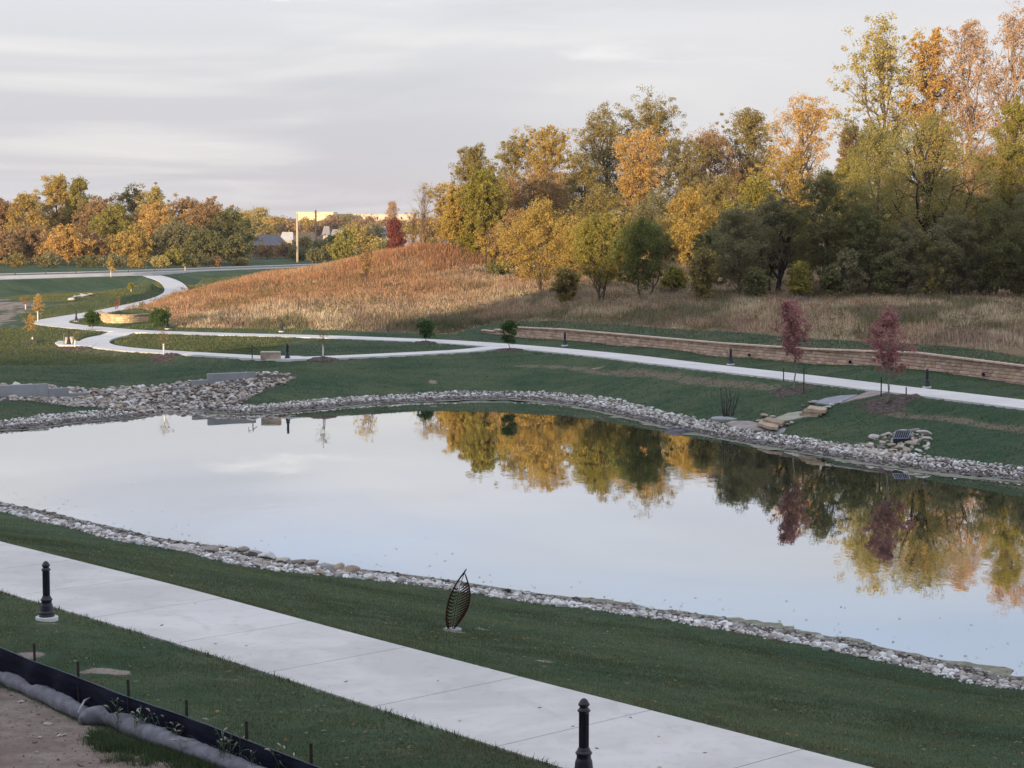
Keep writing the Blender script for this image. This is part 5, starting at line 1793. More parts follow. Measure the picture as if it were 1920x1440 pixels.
# ------------------------------------------------------------------ silt fence and filter sock
FT = [(-60, 1192, 1285), (0, 1213, 1262), (40, 1230, 1275), (66, 1241, 1288), (105, 1254, 1302), (147, 1270, 1322), (200, 1291, 1345), (243, 1308, 1366), (300, 1327, 1388), (350, 1344, 1408), (400, 1363, 1430), (450, 1383, 1452), (520, 1409, 1480), (580, 1432, 1505), (680, 1470, 1550)]
zf = 3.90
FB = np.array([at_z(x, t_ + 66 + (t_ - 1213) * 0.06, zf) for x, t_, b in FT])
froot = thing('silt_fence', 'black fabric silt fence on stakes between the near lawn and the bare soil', 'fence', (FB[3][0], FB[3][1], zf))
top = np.array([at_d(x, t_, q[1])[2] for (x, t_, b), q in zip(FT, FB)])
line = smooth_line(np.column_stack([FB, top]), 2)
n = len(line)
V, Q = [], []
rngf = np.random.default_rng(4)
rows = 5
for i, (x, y, zt_) in enumerate(line):
    for j in range(rows):
        f_ = j / (rows - 1)
        wob = 0.05 * math.sin(i * 0.9 + 0.6 * math.sin(i * 0.37)) * (1 - abs(f_ - 0.5))
        V.append((x - FB[3][0] + wob * 0.5 + rngf.normal(0, 0.004), y - FB[3][1] + wob + rngf.normal(0, 0.012), (zt_ - zf) * f_ + (1 - f_) * (-0.15)))
for i in range(n - 1):
    for j in range(rows - 1):
        o = i * rows + j
        Q.append((o, o + rows, o + rows + 1, o + 1))
me = mesh_np('fabric', np.array(V), [np.array(Q)], None, True)
fo = put('fabric', me, None, froot)
mfab, t = new_mat('woven_fabric')
p = geo(t)
nz = t.noise(t.vmul(p, (1.5, 1.5, 14.0)), 2.0, 4, 0.6)
principled(t, t.mix(t.step(nz, 0.35, 0.75), (0.004, 0.005, 0.015), (0.012, 0.014, 0.034)), 0.75, bump(t, nz, 0.5, 0.02), 0.12)
me.materials.append(mfab)
sol = fo.modifiers.new('thickness', 'SOLIDIFY')
sol.thickness = 0.006
# thin pale hem along the top
m = MB()
m.tube(np.column_stack([line[:, :2] - FB[3], line[:, 2] - zf + 0.002]), 0.008, 5)
put('hem', m.mesh('hem', True), mat_simple('hem_cord', (0.12, 0.13, 0.17), 0.6), froot)
for px, yt, fxt in [(66, 1206, 0.02), (147, 1240, 0.01), (242, 1274, 0.02), (349.5, 1312, 0.0), (463, 1352, 0.01), (583, 1393, 0.0)]:
    pxs = np.array([f[0] for f in FT])
    q = np.array([np.interp(px, pxs, FB[:, 0]), np.interp(px, pxs, FB[:, 1]) + 0.06])
    zt_ = at_d(px, yt, q[1])[2]
    m = MB()
    m.box((0, 0, (zt_ - zf - 0.3) / 2), (0.038, 0.038, zt_ - zf + 0.3), 0.3, 0.003)
    o = put('stake', m.mesh('stake'), M['stake'], froot, (q[0] - FB[3][0], q[1] - FB[3][1], 0))
    o.rotation_euler = (0.0, -fxt, 0)

msock, t = new_mat('sock_mesh')
p = geo(t)
nz = t.noise(p, 6.0, 4, 0.6)
nf = t.noise(p, 70.0, 2, 0.6)
c = t.mix(t.step(nz, 0.3, 0.75), (0.20, 0.20, 0.235), (0.33, 0.33, 0.365))
c = t.mix(t.math('MULTIPLY', nf, 0.4), c, (0.08, 0.08, 0.10))
principled(t, c, 0.85, bump(t, t.math('ADD', nz, nf), 0.6, 0.02), 0.2)


def sock(pts, rads, label):
    Pw = []
    for (x, y), r in zip(pts, rads):
        q = at_z(x, y, 3.98)
        Pw.append((q[0], q[1], 0.0, r))
    Pw = smooth_line(np.array(Pw), 2)
    Pw = resample(Pw, 0.08)
    h = ground_height(Pw[:, :2])
    pos = np.column_stack([Pw[:, :2], h + Pw[:, 3] * 0.72])
    o0 = pos[0].copy()
    n = len(pos)
    rad = Pw[:, 3] * (1 + 0.07 * np.sin(np.arange(n) * 0.55) + 0.06 * (fbm(np.arange(n) * 0.12, np.zeros(n), 8, 2) - 0.5))
    rad[:2] *= (0.55, 0.85)
    rad[-2:] *= (0.85, 0.5)
    m = MB()
    m.tube(pos - o0, rad, 14)
    V = m.V[0]
    V[:, 2] *= 1.0
    V += (np.random.default_rng(5).normal(0, 0.006, V.shape))
    ob = put('filter_sock', m.mesh('filter_sock', True), msock, None, tuple(o0))
    return tag(ob, label, 'filter sock', 'grey filter socks along the silt fence')


sock([(-70, 1238), (-20, 1258), (20, 1277), (60, 1296), (100, 1313), (140, 1336), (166, 1346)], [0.125, 0.125, 0.12, 0.12, 0.135, 0.13, 0.10], 'grey sock lying at the left, its right end tucked under the other')
sock([(150, 1356), (176, 1350), (215, 1352), (250, 1374), (300, 1397), (350, 1414), (410, 1437), (480, 1465), (560, 1500)], [0.10, 0.15, 0.155, 0.15, 0.145, 0.14, 0.13, 0.13, 0.13], 'grey sock running off the bottom edge behind weeds')
q0, q1 = at_z(148, 1352, 3.98), at_z(173, 1333, 3.98)
m = MB()
zb_ = hz(*q0) + 0.22
m.tube([(0, 0, -0.05), ((q1 - q0)[0] * .5, (q1 - q0)[1] * .5, 0.06), ((q1 - q0)[0], (q1 - q0)[1], 0.03)], 0.018, 6)
o = put('tie_cord', m.mesh('tie_cord', True), mat_simple('cord', (0.45, 0.45, 0.5), 0.6), None, (q0[0], q0[1] - 0.06, zb_))
tag(o, 'pale cord tied where the two grey socks overlap', 'cord')

# weeds with seed heads by the fence
def weed(px, py, h, n, label, seed, foxtail=True):
    rng = np.random.default_rng(seed)
    q = at_z(px, py, 3.97)
    root = thing('weed', label, 'weed', (q[0], q[1], float(ground_height(np.array([q]))[0])), 0, 'weeds growing over the grey sock')
    st, lf, hd = MB(), [], MB()
    Vl, Ql, k = [], [], 0
    for i in range(n):
        a = rng.uniform(0, 6.28)
        hh = h * rng.uniform(0.5, 1.0)
        lean = rng.uniform(0.05, 0.35) * hh
        b = np.array([rng.normal(0, 0.05), rng.normal(0, 0.05), 0])
        t_ = np.linspace(0, 1, 7)
        pts = np.stack([b[0] + math.cos(a) * lean * t_ ** 2, b[1] + math.sin(a) * lean * t_ ** 2, hh * t_ - 0.12 * hh * t_ ** 4], 1)
        st.tube(pts, np.linspace(0.0045, 0.0025, 7), 4)
        for j in range(2, 6):
            d = rng.normal(size=2)
            d /= np.linalg.norm(d)
            L = rng.uniform(0.08, 0.2)
            p0 = pts[j]
            s_ = np.array([-d[1], d[0]]) * 0.008
            tip = p0 + np.array([d[0] * L, d[1] * L, L * rng.uniform(-0.1, 0.7)])
            md = (p0 + tip) / 2 + np.array([0, 0, 0.03])
            Vl += [p0, (md[0] + s_[0], md[1] + s_[1], md[2]), tip, (md[0] - s_[0], md[1] - s_[1], md[2])]
            Ql.append((k, k + 1, k + 2, k + 3))
            k += 4
        if foxtail and rng.random() < 0.6:
            e = pts[-1]
            d = (pts[-1] - pts[-2])
            d /= np.linalg.norm(d)
            hp = np.array([e + d * 0.02 * m_ + np.array([math.cos(a) * 0.004 * m_ ** 1.5, math.sin(a) * 0.004 * m_ ** 1.5, -0.0022 * m_ ** 2]) for m_ in range(5)])
            hd.tube(hp, [0.005, 0.010, 0.012, 0.010, 0.004], 6)
    put('stems', st.mesh('stems', True), M['weedstem'], root)
    put('leaves', mesh_np('leaves', np.array(Vl), [np.array(Ql)]), M['weedleaf'], root)
    if hd.n:
        put('seed_heads', hd.mesh('seed_heads', True), M['weedhead'], root)


M['weedstem'] = mat_simple('weed_stem', (0.10, 0.13, 0.08), 0.8)
M['weedleaf'] = mat_simple('weed_leaf', (0.11, 0.17, 0.10), 0.8, 0.3)
M['weedhead'] = mat_simple('seed_head', (0.45, 0.42, 0.32), 0.9, 0.2)
for i, (px, py, h, n_, lb) in enumerate([(228, 1372, 0.62, 5, 'thin weed with a tall seed head, leftmost over the grey sock'), (262, 1385, 0.55, 9, 'bushy weed over the middle of the grey sock'),
                                         (305, 1395, 0.6, 7, 'weed with drooping pale seed heads right of the bushy one'), (330, 1405, 0.45, 6, 'short weed at the fence foot between the taller ones'),
                                         (420, 1445, 0.75, 10, 'tall leafy weed with curled seed heads near the bottom edge'), (440, 1450, 0.8, 6, 'slender weed standing against the black fence'),
                                         (360, 1420, 0.4, 6, 'low weed in front of the sock'), (475, 1462, 0.5, 7, 'weed at the bottom edge before the fence'), (548, 1478, 0.6, 6, 'rightmost weed by the black fence')]):
    weed(px, py, h, n_, lb, 50 + i)
rg = np.random.default_rng(6)
Cg = []
for _ in range(260):
    x = rg.uniform(170, 520)
    y = 1368 + (x - 170) * 0.27 + abs(rg.normal(0, 16)) + 4
    q = at_z(x, y, 3.98)
    Cg.append(q)
Cg = np.array(Cg)
Cg = np.repeat(Cg, 60, 0) + rg.normal(0, 0.07, (len(Cg) * 60, 2))
tag(blades('weedy_grass', Cg, rg.uniform(0.04, 0.15, len(Cg)), rg.uniform(0.008, 0.018, len(Cg)), np.array((0.08, 0.11, 0.055)) * rg.uniform(0.5, 1.8, (len(Cg), 1)), M['blade'], 0.6), 'weedy green grass along the foot of the sock', 'grass', None, 'stuff')
# gravel and clods on the bare soil
Pg = np.stack([rg.uniform(-15, -2.5, 9000), rg.uniform(20, 33, 9000)], 1)
Pg = Pg[sdist(Pg, DIRT) < -0.15][:3800]
sg = rg.exponential(0.010, len(Pg)) + 0.006
tag(rock_field('gravel', Pg, np.clip(sg, 0, 0.05), (0.5, 0.8), 1, [(0.30, 0.24, 0.20), (0.24, 0.18, 0.15), (0.42, 0.38, 0.35), (0.20, 0.15, 0.13)], 33, M['rock']), 'small stones and clods on the bare soil', 'gravel', None, 'stuff')
for i, (px, py, s, lb) in enumerate([(165, 1379, .055, 'bright white stone lying below the overlap of the socks'), (110, 1378, .04, 'white stone left of the brightest one on the soil'), (118, 1377, .035, 'small white stone touching its neighbour on the soil'),
                                     (90, 1354, .05, 'pale tan stone on the soil close to the sock'), (76, 1382, .035, 'small pale stone on the soil'), (40, 1308, .04, 'pale stone on the soil near the left edge'), (188, 1392, .035, 'small pale stone on the soil beside the weedy grass')]):
    q = at_z(px, py, 4.0)
    o = boulder(q[0], q[1], s, lb, 'pale stones on the bare soil', 10 and 4, 1.3, name='stone')
    o['category'] = 'stone'

# ------------------------------------------------------------------ young trees, guards, stakes, mulch
def mulch(px, py, rx, label, mat=None, hgt=0.12, name='mulch_bed'):
    q = hit(px, py)
    rng = np.random.default_rng(int(px))
    V, Q = [], []
    nr_, na = 7, 28
    for i in range(nr_):
        f_ = i / (nr_ - 1)
        for j in range(na):
            a = 2 * math.pi * j / na
            r = rx * f_ * (1 + 0.14 * math.sin(3 * a + px) + 0.10 * math.sin(5 * a + 1))
            x, y = q[0] + r * math.cos(a), q[1] + r * math.sin(a)
            V.append((x, y, 0.015 + hgt * (1 - f_ ** 2) + (rng.normal(0, 0.03) if f_ < 0.95 else -0.05)))
    V = np.array(V)
    V[:, 2] += height(V[:, :2])
    z0 = hz(*q)
    V -= np.array([q[0], q[1], z0])
    for i in range(nr_ - 1):
        for j in range(na):
            k = (j + 1) % na
            Q.append((i * na + j, (i + 1) * na + j, (i + 1) * na + k, i * na + k))
    o = put(name, mesh_np(name, V, [np.array(Q)], None, False), mat or M['mulch'], None, (q[0], q[1], z0))
    tag(o, label, 'mulch bed', 'mulch beds around young trees')
    return q


def ybase(px, py):
    q = hit(px, py)
    return (q[0], q[1], hz(*q))


def ytree(px, ybot, ytop, hw, kind, label, guard=None, mul=None, **k):
    b = ybase(px, ybot)
    H = at_d(px, ytop, b[1])[2] - b[2]
    R = hw * b[1] / F_PX
    op = dict(leaf=0.11, per=30, trunk_r=max(0.025, 0.010 * H), nlob=7, fill=0.9, crown_lo=0.3, twigs=1)
    op.update(k)
    t_ = make_tree('young_tree', b, H, R, kind, label, group='young trees planted along the paths', seed=int(px), **op)
    if guard:
        m = MB()
        m.lathe([(0.06, 0.0), (0.065, guard), (0.05, guard + 0.01), (0.045, guard - 0.03)], 12)
        put('trunk_guard', m.mesh('trunk_guard', True), M['guard'], t_)
    if mul:
        mulch(px, ybot + 1, mul[0], mul[1])
    return t_


ytree(955, 656, 603, 17, 'young', 'small bushy green tree at the fork of the far paths', None, (1.0, 'round mulch bed under the green tree at the path fork'), crown_lo=0.16, fill=1.3)
ytree(798, 642, 603, 17, 'young', 'small dark green tree standing on the oval lawn', None, (0.9, 'mulch bed under the dark green tree of the oval lawn'), crown_lo=0.12, fill=1.3)
ytree(174, 618, 584, 18, 'young', 'small green tree left of the sunlit curved wall', crown_lo=0.12, fill=1.3)
ytree(298, 620, 580, 20, 'young', 'small dark green tree right of the sunlit curved wall', crown_lo=0.16, fill=1.3)
ytree(1484, 733, 566, 27, 'maple', 'crimson leaved young maple left of the stone steps', None, (1.35, 'mulch bed under the maple left of the stone steps'), crown_lo=0.33, fill=0.2, bark=(0.27, 0.25, 0.23), shape='tall', leaf=0.12, trunk_r=0.05, spread=1.15, nlob=12, per=24, twigs=3)
ytree(1666, 758, 590, 36, 'maple', 'crimson leaved young maple right of the stone steps', None, (1.6, 'broad mulch bed under the maple right of the stone steps'), crown_lo=0.28, fill=0.15, bark=(0.27, 0.25, 0.23), shape='tall', leaf=0.12, trunk_r=0.05, spread=1.15, nlob=12, per=22, twigs=3)
ytree(307, 669, 618, 14, 'brown', 'leafless sapling with a white guard on the lower lawn', 0.95, (1.2, 'oval mulch bed round the leafless sapling on the lower lawn'), fill=0.04, twig_leaf=0.35, twigs=2, leaf=0.07, per=8, bark=(0.12, 0.09, 0.08))
ytree(606, 672, 618, 14, 'brown', 'leafless sapling with a white guard right of the stone bench', 0.95, (1.1, 'mulch bed round the leafless sapling right of the bench'), fill=0.04, twig_leaf=0.35, twigs=2, leaf=0.07, per=8, bark=(0.12, 0.09, 0.08))
ytree(141, 654, 622, 7, 'brown', 'tiny bare sapling in a pale guard by the left pad', 0.7, (1.2, 'mulch bed by the left pad'), fill=0.03, twig_leaf=0.2, leaf=0.07, per=6)
ytree(71, 603, 556, 12, 'orange', 'thin orange leaved sapling in a tall white guard', 1.0, fill=0.25, twig_leaf=0.6, leaf=0.10, per=16, twigs=2)
ytree(61, 640, 592, 13, 'orange', 'thin rusty leaved sapling with a short white guard', 0.35, (0.9, 'mulch bed round the rusty leaved sapling'), fill=0.16, twig_leaf=0.5, leaf=0.09, per=12, twigs=2)
ytree(48, 580, 555, 10, 'brown', 'small brownish sapling at the far left wash', 0.6, fill=0.2, twig_leaf=0.5, leaf=0.10, per=12)
ytree(208, 520, 488, 5, 'gold', 'tiny yellow sapling with a white guard beside the road', 2.2, fill=0.5, leaf=0.3, per=10, nlob=3)
ytree(246, 547, 533, 4, 'yellowgreen', 'tiny pale sapling on the sunlit lawn below the road', 0.5, fill=0.3, leaf=0.2, per=8, nlob=3)
for px, yb, yt, lb in [(1469, 712, 690, 'thin stake left of the first red maple'), (1507, 738, 690, 'thin stake right of the first red maple'), (1652, 744, 706, 'thin stake left of the second red maple'), (1699, 741, 726, 'thin stake right of the second red maple')]:
    b = ybase(px, yb)
    h = at_d(px, yt, b[1])[2] - b[2]
    m = MB()
    m.box((0, 0, h / 2 - 0.1), (0.05, 0.05, h + 0.2), 0.4, 0.004)
    tag(put('tree_stake', m.mesh('tree_stake'), M['stake'], None, b), lb, 'stake', 'stakes beside the red maples')
# multi-stemmed bare shrub on a pale pad
b = ybase(1362, 781)
root = thing('bare_shrub', 'bare dark stems of a shrub standing in the lawn left of the stone steps', 'shrub', b)
m = MB()
for dx, yt in [(-9, 726), (-5, 735), (-3, 722), (0, 728), (3, 724), (6, 732), (15, 735), (18, 730), (20, 738), (-7, 730)]:
    x0 = dx * 0.6
    k = b[1] / F_PX
    branch(m, (x0 * k, rg.normal(0, .1), 0), (dx * 1.25 * k, rg.normal(0, 0.2), (781 - yt) * k), 0.028, 0.012, np.random.default_rng(abs(dx)), 0.03, 5, 5)
put('stems', m.mesh('stems', True), M['stake'], root)
q = hit(1362, 783)
m = MB()
m.lathe([(0.9, -0.2), (0.92, 0.02), (0.85, 0.05), (0.5, 0.06)], 14)
o = put('stone_disc', m.mesh('stone_disc'), M['cast'], None, (q[0], q[1] - 0.2, hz(*q) - 0.02))
tag(o, 'pale round slab at the foot of the bare shrub', 'slab')

rng = np.random.default_rng(64)
P = np.stack([rng.uniform(-30, 26, 26000), rng.uniform(44, 118, 26000)], 1)
dd = -sdist(P, POND)
P = P[(dd > 0.2) & (rng.random(len(P)) < np.exp(-dd / 1.6) * 0.35 + 0.0003)]
a = rng.uniform(0, 6.28, len(P))
k_ = rng.uniform(0.02, 0.07, len(P))[:, None]
A_ = np.stack([np.cos(a), np.sin(a)], 1) * k_
B_ = np.stack([-np.sin(a), np.cos(a)], 1) * k_ * 0.6
V = np.stack([P - A_, P + B_, P + A_, P - B_], 1).reshape(-1, 2)
V = np.column_stack([V, np.full(len(V), 0.016)])
tag(put('floating_leaves', mesh_np('floating_leaves', V, [np.arange(len(V)).reshape(-1, 4)], np.repeat(np.array([(0.30, 0.22, 0.10), (0.16, 0.12, 0.07), (0.24, 0.24, 0.14)])[rng.integers(0, 3, len(P))], 4, 0)), M['blade']), 'small leaves and bits floating along the pond banks', 'leaves', None, 'stuff')

# ------------------------------------------------------------------ benches and pads
def slab(name, px_poly, thick, mat, label, zadd=0.06, kind='structure'):
    P = hits(px_poly)
    z = height(P).mean() + zadd
    n = len(P)
    V = [(x, y, z) for x, y in P] + [(x, y, z - thick) for x, y in P]
    bm = bmesh.new()
    vs = [bm.verts.new(v) for v in V]
    bm.faces.new(vs[:n])
    for i in range(n):
        j = (i + 1) % n
        bm.faces.new([vs[i], vs[n + i], vs[n + j], vs[j]])
    bmesh.ops.recalc_face_normals(bm, faces=bm.faces)
    me = bpy.data.meshes.new(name)
    bm.to_mesh(me)
    bm.free()
    o = put(name, me, mat)
    tag(o, label, None, None, kind)
    return z


zp = slab('pad', [(446, 673), (480, 667.5), (560, 668), (585, 672), (543, 676.5), (500, 676)], 0.2, M['concrete_far'], 'concrete pad under the rectangular stone bench', 0.07)
zp2 = slab('pad', [(103, 645), (110, 640), (150, 641), (180, 645), (172, 651), (110, 650)], 0.2, M['concrete_far'], 'concrete pad under the small stone seat on the left', 0.09)
M['stone'] = mat_simple('cut_stone', (0.44, 0.335, 0.25), 0.9, 0.25, 2.2, 0.15, 0, 0.5)
M['palestone'] = mat_simple('pale_stone', (0.55, 0.51, 0.44), 0.9, 0.2, 2.2, 0.15, 0, 0.5)


def stone_bench(px0, px1, ybot, ytop, z, label, mat, depth=0.6):
    a = hit((px0 + px1) / 2, ybot)
    k = a[1] / F_PX
    wd, h = (px1 - px0) * k, (ybot - ytop) * k - depth * 0.07
    root = thing('stone_bench', label, 'bench', (a[0], a[1] + depth / 2, z), 0, 'stone benches beside the loop path')
    m = MB()
    m.box((0, 0, h * 0.40), (wd * 0.985, depth * 0.96, h * 0.80), 0, 0.03)
    put('body', m.mesh('body'), mat, root)
    m = MB()
    m.box((0, 0, h * 0.9 + 0.004), (wd, depth, h * 0.2), 0, 0.03)
    put('seat', m.mesh('seat'), M['palestone'], root)


stone_bench(488, 525, 675.5, 660.5, zp, 'rectangular tan stone bench on the concrete pad', M['stone'])
stone_bench(122, 136, 646.5, 633, zp2, 'small pale stone seat behind the bollard on the left pad', M['palestone'])
for px, yb, yt, lb in [(473, 674, 646, 'thin black post sign left of the stone bench'), (120, 648, 626, 'thin black post sign beside the small stone seat')]:
    b = ybase(px, yb)
    k = b[1] / F_PX
    h = (yb - yt) * k
    root = thing('post_sign', lb, 'sign', b, 0, 'thin post signs by the benches')
    m = MB()
    m.box((0, 0, h / 2), (0.06, 0.06, h), 0, 0.004)
    put('post', m.mesh('post'), M['iron'], root)
    m = MB()
    m.tube([(-0.30, 0, h), (0.0, 0, h - 0.10), (0.33, 0, h * 0.66)], 0.022, 5)
    m.tube([(-0.30, 0, h), (-0.32, 0, h * 0.72)], 0.018, 5)
    put('arm', m.mesh('arm'), M['iron'], root)

# ------------------------------------------------------------------ stone steps, landing and drain outlet
def poly_slab(name, px_poly, z, thick, mat, label, cat, parent=None, org=None):
    drape = parent is None
    P = hits(px_poly) if drape else np.array([at_z(x, y, z) for x, y in px_poly])
    dz = height(P) + 0.07 - z if drape else np.zeros(len(P))
    if drape:   # a tilted flat slab through the ground points
        co, *_ = np.linalg.lstsq(np.column_stack([P, np.ones(len(P))]), dz, rcond=None)
        dz = np.column_stack([P, np.ones(len(P))]) @ co
    n = len(P)
    c = P.mean(0) if org is None else np.array(org[:2])
    inner = P.mean(0) + (P - P.mean(0)) * 0.965
    z0 = 0 if org is None else z - org[2]
    bm = bmesh.new()
    A = [bm.verts.new((x - c[0], y - c[1], z0 + d_)) for (x, y), d_ in zip(inner, dz)]
    B = [bm.verts.new((x - c[0], y - c[1], z0 - 0.02 + d_)) for (x, y), d_ in zip(P, dz)]
    Cc = [bm.verts.new((x - c[0], y - c[1], z0 - thick + d_)) for (x, y), d_ in zip(P, dz)]
    bm.faces.new(A)
    for i in range(n):
        j = (i + 1) % n
        bm.faces.new([A[i], B[i], B[j], A[j]])
        bm.faces.new([B[i], Cc[i], Cc[j], B[j]])
    bmesh.ops.recalc_face_normals(bm, faces=bm.faces)
    me = bpy.data.meshes.new(name)
    bm.to_mesh(me)
    bm.free()
    if parent is None:
        o = put(name, me, mat, None, (c[0], c[1], z))
        tag(o, label, cat)
    else:
        o = put(name, me, mat, parent)
    return o


def gz(px, py):
    q = hit(px, py)
    return hz(*q)


M['flag'] = mat_simple('flagstone', (0.33, 0.285, 0.265), 0.9, 0.2, 1.5, 0.15, 0, 0.5)
M['bluestone'] = mat_simple('blue_grey_stone', (0.30, 0.31, 0.35), 0.9, 0.15, 1.5, 0.15, 0, 0.5)
M['sandstone'] = mat_simple('sandstone', (0.46, 0.36, 0.27), 0.9, 0.22, 2.5, 0.15, 0, 0.6)
poly_slab('flagstone', [(1360, 795), (1372, 791), (1403, 791), (1432, 797), (1462, 802), (1434, 809), (1400, 806), (1372, 801)], gz(1410, 798) + 0.05, 0.16, M['flag'], 'wide reddish flagstone landing at the foot of the steps', 'paving slab')
poly_slab('flagstone', [(1436, 809.5), (1464, 802), (1474, 805), (1471, 811), (1458, 815)], gz(1455, 808) + 0.04, 0.16, M['cast'], 'smaller grey flagstone at the right of the landing', 'paving slab')
M['sandstone2'] = mat_simple('shade_sandstone', (0.33, 0.25, 0.185), 0.9, 0.25, 2.5, 0.15, 0, 0.6)  # darker tint for alternate steps, in place of shaded risers
steps = [[(1420, 792), (1428, 785), (1462, 792), (1458, 801), (1440, 799)], [(1430, 786), (1440, 780.5), (1474, 787), (1466, 794)]]
lowz = gz(1440, 792)
stp = thing('stone_steps', 'lower flight of two tan stone steps above the landing', 'steps', (*hit(1440, 793), lowz), 0, 'stone steps down to the pond')
poly_slab('step', steps[0], lowz + 0.09, 0.16, M['sandstone'], '', '', stp, (*hit(1440, 793), lowz))
poly_slab('step', steps[1], lowz + 0.20, 0.2, M['sandstone2'], '', '', stp, (*hit(1440, 793), lowz))
poly_slab('path_slab', [(1452, 786), (1478, 776), (1500, 773), (1534, 775), (1520, 781), (1492, 787), (1474, 790)], gz(1490, 781) + 0.07, 0.3, mat_simple('greenish_stone', (0.36, 0.34, 0.28), 0.9, 0.2, 1.5), 'pale greenish slab between the two flights of steps', 'paving slab')
u0 = gz(1525, 770)
org = (*hit(1525, 770), u0)
stp = thing('stone_steps', 'upper flight of three tan stone steps below the blue grey slabs', 'steps', org, 0, 'stone steps down to the pond')
for i, ply in enumerate([[(1499, 774), (1504, 769.5), (1541, 772), (1534, 777)], [(1504, 770), (1511, 764.5), (1547, 768), (1541, 773)], [(1512, 765), (1519, 758.5), (1553, 763), (1547, 769)]]):
    poly_slab('step', ply, u0 - 0.08 + 0.13 * i, 0.18, M['sandstone2'] if i % 2 else M['sandstone'], '', '', stp, org)
poly_slab('path_slab', [(1524, 757), (1546, 748), (1575, 744), (1608, 742), (1590, 750), (1572, 757), (1562, 761)], gz(1565, 752) + 0.06, 0.35, M['bluestone'], 'blue grey slab walk above the upper steps', 'paving slab')
poly_slab('path_slab', [(1592, 750), (1612, 741.5), (1632, 735), (1668, 737), (1640, 743), (1608, 750), (1574, 759)], gz(1620, 742) + 0.05, 0.3, M['flag'], 'tan slab walk joining the steps to the far path', 'paving slab')
for px, py, s, sx, k, lb in [(1421, 791, .28, 1.0, 4, 'round pale boulder left of the landing steps'), (1433, 782, .36, 1.2, 0, 'tan boulder behind the lower steps on the left'), (1449, 783, .26, 1.2, 6, 'second tan boulder behind the lower steps'),
                             (1466, 795, .34, 1.0, 2, 'upright tan boulder right of the lower steps'), (1478, 798, .26, 1.2, 3, 'small grey boulder at the right of the lower steps'), (1485, 794, .24, 1.2, 4, 'greenish grey boulder at the grass edge by the lower steps'),
                             (1505, 763, .24, 1.3, 3, 'dark flat boulder left of the upper steps'), (1519, 757, .26, 1.2, 0, 'tan boulder at the top left of the upper steps'), (1530, 756, .34, 1.9, 6, 'long tan boulder across the head of the upper steps'),
                             (1550, 766, .32, 1.3, 4, 'pale tan boulder at the right of the upper steps'), (1560, 761, .3, 1.4, 4, 'pale boulder above the one right of the upper steps'), (1571, 757, .26, 1.5, 4, 'highest pale boulder along the right of the steps')]:
    q = hit(px, py)
    boulder(q[0], q[1], s * 0.6, lb, 'boulders beside the stone steps', k, sx, 0.02)

q = hit(1690, 829)
zq = hz(*q)
root = thing('drain_outlet', 'grated end of a drain pipe among tan boulders', 'drain', (q[0], q[1], zq + 0.1))
m = MB()
for a_, b_ in [((-0.62, -0.30), (0.42, -0.30)), ((-0.30, 0.42), (0.72, 0.42)), ((-0.62, -0.30), (-0.30, 0.42)), ((0.42, -0.30), (0.72, 0.42))]:
    a_, b_ = (a_[0] * .72, a_[1] * .72), (b_[0] * .72, b_[1] * .72)
    m.tube([(a_[0], a_[1], 0.06 + (a_[1] + 0.3) * 0.62), (b_[0], b_[1], 0.06 + (b_[1] + 0.3) * 0.62)], 0.035, 6)
for i in range(1, 7):
    f_ = i / 7
    m.tube([((-0.62 + 1.04 * f_) * .72, -0.216, 0.11), ((-0.30 + 1.02 * f_) * .72, 0.30, 0.43)], 0.018, 5)
put('grate', m.mesh('grate', True), mat_simple('galvanised', (0.22, 0.24, 0.30), 0.5, 0.1, 5, 0.5, 0.4), root)
m = MB()
m.add([(x_ * .72, y_ * .72, z_) for x_, y_, z_ in [(-0.62, -0.30, 0.05), (0.42, -0.30, 0.05), (0.72, 0.42, 0.37), (-0.30, 0.42, 0.37), (-0.62, -0.30, -0.3), (0.42, -0.30, -0.3), (0.72, 0.42, -0.3), (-0.30, 0.42, -0.3)]],
      [(0, 1, 2, 3), (0, 4, 5, 1), (1, 5, 6, 2), (2, 6, 7, 3), (3, 7, 4, 0)])
put('shade_backing', m.mesh('shade_backing'), mat_simple('painted_shade', (0.03, 0.032, 0.04), 0.8), root)  # solid dark cover under the bars stands in for the shaded inside

# dark sheet lying at the far waterline
q = at_z(1273, 808, 0.05)
V, Q = [], []
rs = np.random.default_rng(9)
na = 16
for i in range(4):
    for j in range(na):
        a = 2 * math.pi * j / na
        r = (i / 3) * (1 + 0.25 * math.sin(3 * a + 1) + rs.normal(0, 0.06))
        V.append((r * 0.85 * math.cos(a), r * 1.2 * math.sin(a), 0.12 * (1 - (i / 3) ** 2) + rs.normal(0, 0.025) + (0.02 if i < 3 else -0.05)))
for i in range(3):
    for j in range(na):
        k = (j + 1) % na
        Q.append((i * na + j, (i + 1) * na + j, (i + 1) * na + k, i * na + k))
o = put('dark_sheet', mesh_np('dark_sheet', np.array(V), [np.array(Q)], None, False), mat_simple('wet_sheet', (0.035, 0.03, 0.045), 0.45, 0.3, 3), None, (q[0], q[1], 0.04))
tag(o, 'crumpled dark sheet lying on the far waterline', 'sheet')

